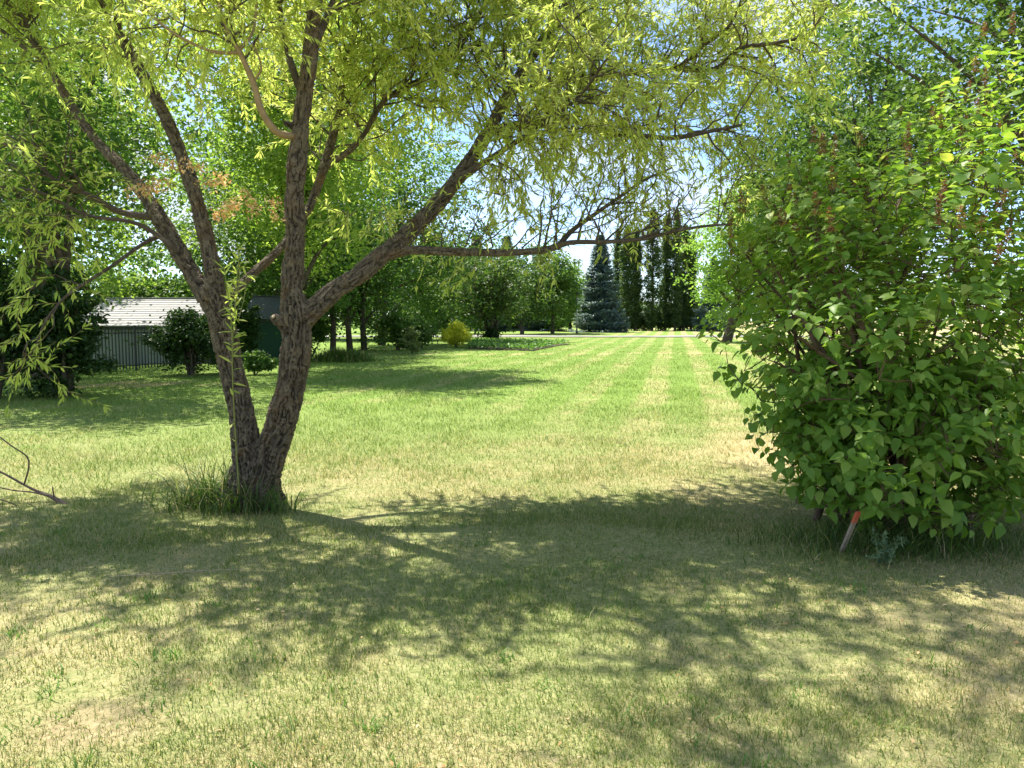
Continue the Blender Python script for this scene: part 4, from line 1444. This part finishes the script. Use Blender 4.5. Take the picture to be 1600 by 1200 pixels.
for k, (x, y, h, r, key, lab) in enumerate(((-14.5, 58, 9.5, 4.4, 'maple_leaf', 'rounded maple before the road behind the three slim trees'), (-9.5, 56, 8.0, 3.6, 'maple_leaf', 'rounded maple left of the golden bush, before the road'),
                                            (-5.2, 59, 7.6, 3.4, 'maple_leaf', 'maple standing behind the golden bush'), (1.0, 77, 9.2, 3.7, 'elm_leaf', 'dark broad tree across the road behind the garden bed'),
                                            (4.2, 80, 9.4, 3.0, 'maple_leaf', 'dark broad tree across the road left of the lamp post'), (-6.5, 80, 10.5, 4.6, 'maple_leaf', 'broad green tree across the road behind the many-stemmed tree'),
                                            (-14, 84, 11, 5.0, 'maple_leaf', 'broad green tree across the road at the far left'), (7.0, 93, 7.6, 2.6, 'lime_leaf', 'pale green tree behind the lamp post'))):
    broad_tree('broad_tree', (x, y), lab, 'tree', h, r, .8 if y > 70 else .5, key, .26, 260, 36, .2, 30 + k, .5, limbs=14)

for k, (x, y, h, r, lab) in enumerate(((-19.5, 22.0, 12.5, 4.4, 'tall leafy tree at the far left edge above the fence'), (-14.0, 41.0, 13.5, 4.8, 'tall leafy tree filling the view behind both sheds'),
                                       (-22.0, 36.0, 14.0, 5.0, 'tall leafy tree far behind the pale shed at the left edge'), (-4.6, 33.0, 0, 0, ''))):
    if h:
        broad_tree('backdrop_tree', (x, y), lab, 'tree', h, r, 1.6, 'poplar_leaf' if k != 1 else 'maple_leaf', .18, 520, 34, .24, 70 + k, .5, limbs=16)
broad_tree('backdrop_tree', (-8.2, 29.8), 'dense green tree between the dark green shed and the three slim trees', 'tree', 9.5, 2.7, 1.9, 'maple_leaf', .14, 380, 40, .16, 75, .4, limbs=16)

for x, y, h, r, lab in ((-19.0, 41.0, 5.0, 2.6, 'dense green shrub behind the left end of the pale shed'), (-15.3, 40.0, 5.2, 2.6, 'dense green shrub behind the ridge of the pale shed'),
                        (-11.6, 39.0, 5.0, 2.4, 'dense green shrub in the gap between the two sheds'), (-23.5, 38.0, 5.4, 2.8, 'dense green shrub at the far left behind the fence')):
    broad_tree('green_shrub', (x, y), lab, 'shrub', h, r, .2, 'maple_leaf', .22, 420, 36, .08, 80 + x, .36, stems=4, limbs=12)

# --- right side, behind the lilac
broad_tree('boxelder_tree', (14.2, 51.0), 'light green tree with branches hanging low over the far right lawn', 'tree', 12.5, 4.6, .5, 'lime_leaf', .2, 900, 44, .3, 41, .45, limbs=24, offset=(2.7, 0))
broad_tree('boxelder_tree', (12.4, 31.5), 'tall green tree behind the left part of the lilac', 'tree', 14.0, 4.5, 1.6, 'elm_leaf', .16, 620, 44, .26, 42, .48, limbs=24)
broad_tree('elm_tree', (11.8, 15.5), 'large green elm rising behind the lilac at the upper right', 'tree', 12.0, 4.8, 2.2, 'elm_leaf', .125, 1000, 42, .24, 43, .40, limbs=34)
broad_tree('boxelder_tree', (10.6, 23.0), 'leafy green tree between the elm and the low-hanging light green tree', 'tree', 11.0, 3.3, 1.4, 'elm_leaf', .15, 420, 40, .2, 44, .40, limbs=24)


# --- columnar poplars beyond the road
def column_tree(base, h, r, seed, label):
    base = Vector((base[0], base[1], Hf(base[0], base[1])))
    t = thing('columnar_poplar', base, label, 'tree', 'row of columnar poplars beyond the road')
    n = 330
    z = rng.random(n) ** .9
    rad = r * np.clip(np.minimum(.35 + 2.6 * z, 1.0) * (1 - z ** 3.2) ** .6, .05, 1) * (.8 + .5 * vnoise(np.column_stack([z * 9, z * 0 + seed, z * 0])))
    a = rng.random(n) * 2 * math.pi
    q = np.sqrt(rng.random(n))
    cen = np.column_stack([np.cos(a) * rad * q, np.sin(a) * rad * q, .5 + z * (h - .5)])
    pos, d, up, L, W, tpl, ti = crown_leaves(cen, 34, .20, .24, LEAF_DIAMOND)
    pos[:, 2] += (pos[:, 2] - np.repeat(cen[:, 2], 34)) * .9
    tr = Tubes()
    tr.add(*resample([(0, 0, -.1), (.05, 0, h * .3), (-.05, .03, h * .7), (0, 0, h * .97)], [.2, .15, .08, .02], .5), 8, cap=False)
    for k in range(16):
        zz = h * (.06 + .75 * rng.random())
        aa = rng.random() * 6.28
        o = np.array([math.cos(aa), math.sin(aa), 0]) * r * .7
        tr.add(*resample([(0, 0, zz), tuple(o * .6 + [0, 0, zz + .8]), tuple(o + [0, 0, zz + 2.0])], [.05, .035, .01], .3), 4, cap=False)
    link('trunk', tr.mesh('column_trunk'), M['limb'], t)
    link('crown', leaf_mesh('column_crown', pos, d + [0, 0, .4], up, L, W, tpl, ti), M['column_leaf'], t)
    return t


YP = 97.0
pops = [column_tree(((978 - 800) / FPX * YP, YP, 0), 12.8, .85, 1, 'columnar poplar next right of the blue spruce'), column_tree(((1018 - 800) / FPX * YP, YP, 0), 15.0, 1.2, 2, 'widest columnar poplar in the middle of the far row')]
for i, (px, dy, sw, sc, lab) in enumerate(((992, .8, .95, 1.0, 'slim columnar poplar left of the widest one'), (1039, 1.2, .85, 1.12, 'slim columnar poplar just right of the widest one'), (1054, .3, .9, 1.16, 'second columnar poplar right of the widest one'),
                                           (1067, 1.0, 1.0, 1.02, 'columnar poplar second from the right end of the far row'), (1079, 1.4, .9, .95, 'shorter columnar poplar closing the far row at its right end'), (964, 1.5, .8, .98, 'columnar poplar half hidden behind the blue spruce'))):
    y = YP + dy
    x = (px - 800) / FPX * y
    copy_tree(pops[0], (x, y, Hf(x, y)), 1.1 * i + .5, (sw, sw, sc), lab)


# --- spruces
def spruce(base, h, r, label, seed, needles='spruce'):
    base = Vector((base[0], base[1], Hf(base[0], base[1])))
    t = thing('spruce_tree', base, label, 'tree')
    tr = Tubes()
    tr.add(*resample([(0, 0, -.1), (0, 0, h * .5), (0, 0, h)], [.18, .1, .01], .6), 8, cap=False)
    P_, D_, L_, T_ = [], [], [], []
    z = .25
    while z < h * .985:
        f = 1 - z / h
        rr = r * f ** .85 * (.88 + .24 * rng.random())
        nb = int(8 + 10 * f)
        a0 = rng.random() * 6.28
        for k in range(nb):
            a = a0 + 6.283 * k / nb + rng.normal(0, .12)
            ln = rr * (.72 + .4 * rng.random())
            d = np.array([math.cos(a), math.sin(a), 0])
            m = np.linspace(.15, 1, max(5, int(ln / .16)))
            drop = -.16 * ln * np.sin(m * 2.4) + .10 * ln * m ** 3
            q = d[None] * (m * ln)[:, None] + np.column_stack([m * 0, m * 0, z + drop])
            tr.add(q[::2] if len(q) > 5 else q, np.linspace(.022, .006, len(q[::2] if len(q) > 5 else q)), 3, cap=False)
            sdv = np.array([-d[1], d[0], 0])
            for j in range(len(q)):
                w = ln * .30 * (1 - .55 * m[j]) + .08
                n = 16
                P_.append(np.repeat(q[j][None], n, 0) + sdv[None] * rng.normal(0, w * .55, n)[:, None] + rng.normal(0, .05, (n, 3)))
                D_.append(d[None] * .8 + sdv[None] * rng.normal(0, .8, n)[:, None] + np.column_stack([np.zeros(n), np.zeros(n), rng.normal(-.15, .35, n)]))
                T_.append(np.clip(rng.random(n) * .55 + .5 * m[j] - .15, 0, 1))
        z += (.26 + .22 * f) * h / 11
    P_, D_, T_ = np.concatenate(P_), np.concatenate(D_), np.concatenate(T_)
    n = len(P_)
    L_ = .34 * (.6 + .7 * rng.random(n))
    link('trunk', tr.mesh('spruce_trunk'), M['limb'], t)
    link('crown', leaf_mesh('spruce_crown', P_, D_, rand_dirs(n) * .4 + [0, 0, 1], L_, L_ * .36, LEAF_DIAMOND, T_), M[needles], t)
    return t


sp0 = spruce(((937 - 800) / FPX * 87, 87), 10.9, 3.15, 'blue spruce with a full skirt of branches right of the lamp post', 1)
for px, y, sc, lab in ((1112, 93, .8, 'blue spruce half hidden by the low-hanging light green tree'), (668, 92, 1.12, 'dark spruce tip showing above the far trees left of the golden bush'), (745, 95, 1.08, 'dark spruce showing above the trees behind the many-stemmed tree'),
                       (792, 98, 1.1, 'dark spruce showing above the far trees right of the many-stemmed tree'), (845, 96, .96, 'dark spruce between the far broad trees left of the lamp post')):
    x = (px - 800) / FPX * y
    copy_tree(sp0, (x, y, Hf(x, y)), px * .7, (sc, sc, sc), lab)

# --- low hedge shrubs under the poplars, and the wood that closes the view far behind
hs = broad_tree('hedge_shrub', (13.4, 99.5), 'dark hedge shrub right beside the blue spruce', 'shrub', 2.9, 1.7, .1, 'dark_leaf', .26, 90, 36, .05, 60, .35, stems=3, limbs=8, group='dark hedge under the poplars')
for i, (px, lab) in enumerate(((991, 'dark hedge shrub in the gap left of the widest poplar'), (1014, 'dark hedge shrub at the foot of the widest poplar'), (1038, 'dark hedge shrub right of the foot of the widest poplar'),
                               (1060, 'dark hedge shrub under the right poplars'), (1084, 'dark hedge shrub at the right end of the poplar row'), (945, 'dark hedge shrub behind the blue spruce'))):
    y = 99.5 + (i % 2) * .8
    x = (px - 800) / FPX * y
    copy_tree(hs, (x, y, Hf(x, y)), i * 1.3, (1, 1, .9 + .12 * (i % 3)), lab)


def far_wood():
    n = 1100
    a = R(-62) + rng.random(n) * R(124)
    d = 128 + 26 * rng.random(n)
    hmax = 4.5 + 5.5 * vnoise(np.column_stack([a * 14, a * 0, a * 0]) + 5)
    hmax = np.where((a > R(6.5)) & (a < R(13.5)), 3.4, hmax)
    hmax = np.where(a < R(-4), hmax + 4.5, hmax)
    z = rng.random(n) ** .7 * hmax
    cen = np.column_stack([np.sin(a) * d, np.cos(a) * d, z])
    me = leaf_mesh('far_wood', *crown_leaves(cen, 46, 1.4, .85, LEAF_DIAMOND))
    o = link('far_woods', me, M['maple_leaf'])
    tag(o, 'far-off belt of green trees closing the view behind the road', 'woods', None, 'stuff')


far_wood()

# ------------------------------------------------------------------ garden bed
gb = np.array([(-2.55, 51.0), (3.6, 47.5), (1.05, 38.0), (-2.3, 40.2)])
uu = np.linspace(0, 1, 12)
edge_a = [(gb[3] * (1 - t) + gb[2] * t) for t in uu]
edge_b = [(gb[0] * (1 - t) + gb[1] * t) for t in uu]
strip('garden_bed', edge_a, edge_b, .03, M['soil'], 'garden bed of low green plants on the far lawn')
n = 5200
u_, v_ = rng.random(n), rng.random(n)
row = np.round(v_ * 22) / 22 + rng.normal(0, .008, n)
gp = (gb[3][None] * (1 - u_)[:, None] + gb[2][None] * u_[:, None]) * (1 - row)[:, None] + (gb[0][None] * (1 - u_)[:, None] + gb[1][None] * u_[:, None]) * row[:, None]
pos = np.column_stack([gp, H(gp[:, 0], gp[:, 1]) + .05 + .2 * rng.random(n)])
L_ = .16 * (.6 + .7 * rng.random(n))
go = link('garden_plants', leaf_mesh('garden_plants', pos, rand_dirs(n) * [1, 1, .5] + [0, 0, .5], rand_dirs(n) * .6 + [0, 0, 1], L_, L_ * .6, LEAF_DIAMOND, rng.random(n)), M['garden_leaf'])
tag(go, 'rows of low bright green garden plants in the far bed', 'plants', None, 'stuff')

# ------------------------------------------------------------------ lamp post
lx, ly = (901 - 800) / FPX * 80, 80.0
lamp = thing('lamp_post', (lx, ly, Hf(lx, ly)), 'slim pale lamp post with flat dark head beside the blue spruce', 'lamp post')
t7 = Tubes()
t7.add([(0, 0, .9), (0, 0, 2.4), (0, 0, 3.95)], [.06, .055, .05], 12)
link('pole', t7.mesh('lamp_pole'), M['post_pale'], lamp)
t8 = Tubes()
t8.add([(0, 0, -.05), (0, 0, .12), (0, 0, .14), (0, 0, .9)], [.11, .11, .07, .064], 12)
link('base', t8.mesh('lamp_base'), M['lamp_black'], lamp)
t9 = Tubes()
t9.add([(0, 0, 3.94), (0, 0, 4.02), (0, 0, 4.05), (0, 0, 4.10), (0, 0, 4.18), (0, 0, 4.24)], [.07, .10, .36, .40, .30, .06], 18)
link('lamp_head', t9.mesh('lamp_head'), M['lamp_black'], lamp)

# ------------------------------------------------------------------ fence
F0, FD = np.array([-13.9, 19.7]), np.array([.447, .894])
fz = Hf(*F0)
fence = thing('iron_fence', (F0[0], F0[1], 0), 'black metal picket fence behind the left shrubs', 'fence')
FL = 9.0
fh = 1.37


def fpos(s):
    q = F0 + FD * s
    return Vector((q[0] - F0[0], q[1] - F0[1], Hf(q[0], q[1])))


ang = math.atan2(FD[1], FD[0])
pk = box_mesh('picket', -.014, .014, -.014, .014, .06, fh, bevel=.002)
pk.materials.append(M['iron'])
ps = box_mesh('post', -.028, .028, -.028, .028, -.05, fh + .05, bevel=.004)
ps.materials.append(M['iron'])
ns = int(FL / .112)
for i in range(ns + 1):
    s = i * .112
    post = i % 20 == 3
    o = link('post' if post else 'picket', ps if post else pk, None, fence, fpos(s))
    o.rotation_euler = (0, 0, ang)
rl = box_mesh('rail', 0, FL, -.014, .014, -.016, .016, bevel=.003)
rl.materials.append(M['iron'])
for z in (.16, fh - .2, fh - .02):
    o = link('rail', rl, None, fence, fpos(0) + Vector((0, 0, z)))
    o.rotation_euler = (0, 0, ang)


# ------------------------------------------------------------------ sheds
def gable_shed(x0, x1, y0, y1, eave, ridge, wall_key, roof_key, label, board=.16, over=.25):
    cx, cy = (x0 + x1) / 2, (y0 + y1) / 2
    g0 = Hf(cx, cy) - .1
    t = thing('shed', (cx, cy, g0), label, 'shed')
    e, rg = eave - g0, ridge - g0
    hx, hy = (x1 - x0) / 2, (y1 - y0) / 2
    me = bpy.data.meshes.new('shed_wall')
    v = [(-hx, -hy, 0), (hx, -hy, 0), (hx, hy, 0), (-hx, hy, 0), (-hx, -hy, e), (hx, -hy, e), (hx, hy, e), (-hx, hy, e), (-hx, 0, rg), (hx, 0, rg)]
    f = [(0, 1, 5, 4), (2, 3, 7, 6), (1, 2, 6, 9, 5), (3, 0, 4, 8, 7), (4, 5, 9, 8), (6, 7, 8, 9), (3, 2, 1, 0)]
    me.from_pydata(v, [], f)
    wall = link('wall', me, M[wall_key], t)
    nb = int(e / board)
    bm_ = box_mesh('siding_board', -hx - .02, hx + .02, -.028, 0, 0, board * .93, bevel=.004)
    bm_.materials.append(M[wall_key])
    for i in range(nb):
        link('siding_board', bm_, None, wall, (0, -hy - .002, .05 + i * board))
    # roof in overlapping shingle courses
    roof = thing('roof', (0, 0, 0), None, None)
    roof.parent = t
    sl = math.hypot(hy, rg - e)
    dirn = math.atan2(rg - e, hy)
    nc = 12
    W = hx + over
    cs = (sl + over) / nc
    cm = box_mesh('shingle_course', -W, W, 0, cs * 1.2, 0, .035, bevel=.004)
    cm.materials.append(M[roof_key])
    for side in (-1, 1):
        for i in range(nc):
            s = i * cs - over
            o = link('shingle_course', cm, None, roof)
            o.rotation_euler = (dirn - .07, 0, 0 if side < 0 else math.pi)
            yy = -hy + s * math.cos(dirn)
            o.location = (0, yy if side < 0 else -yy, e + s * math.sin(dirn) + .02)
    link('ridge_cap', box_mesh('ridge_cap', -W, W, -.10, .10, rg + .05, rg + .085, bevel=.02), M[roof_key], roof)
    link('fascia', box_mesh('fascia', -W + .01, W - .01, -hy - over * .93, -hy - over * .82, e - over * math.sin(dirn) - .10, e - over * math.sin(dirn) - .005), M['fascia'], roof)
    return t


gable_shed(-16.4, -12.0, 29.0, 34.6, 1.36, 2.36, 'teal_wall', 'shingle', 'low shed with pale weathered shingle roof behind the black fence')
gable_shed(-10.45, -9.15, 30.6, 33.4, 1.66, 2.45, 'green_wall', 'shingle_dark', 'small dark green shed seen between the willow stems')
bx_, by_ = (411 - 800) / FPX * 29.6, 29.6
t10 = thing('ribbed_bin', (bx_, by_, Hf(bx_, by_)), 'dark blue ribbed round bin before the dark green shed', 'bin')
ang_ = np.linspace(0, 2 * math.pi, 64, endpoint=False)
rib = .21 + .012 * np.sign(np.sin(ang_ * 16))
vv = np.concatenate([np.column_stack([np.cos(ang_) * rib * k, np.sin(ang_) * rib * k, np.full(64, z)]) for k, z in ((.86, 0), (.9, .1), (1.0, .92))] + [np.array([[0, 0, 0]])])
i = np.arange(64)
ff = np.concatenate([np.stack([r0 * 64 + i, r0 * 64 + (i + 1) % 64, (r0 + 1) * 64 + (i + 1) % 64, (r0 + 1) * 64 + i], 1) for r0 in (0, 1)])
link('body', new_mesh('bin_body', vv[:-1], ff), M['bin'], t10)
t11 = Tubes()
t11.add([(0, 0, .92), (0, 0, .96), (0, 0, 1.0), (0, 0, 1.03)], [.235, .235, .19, .05], 32)
link('lid', t11.mesh('bin_lid'), M['bin'], t10)
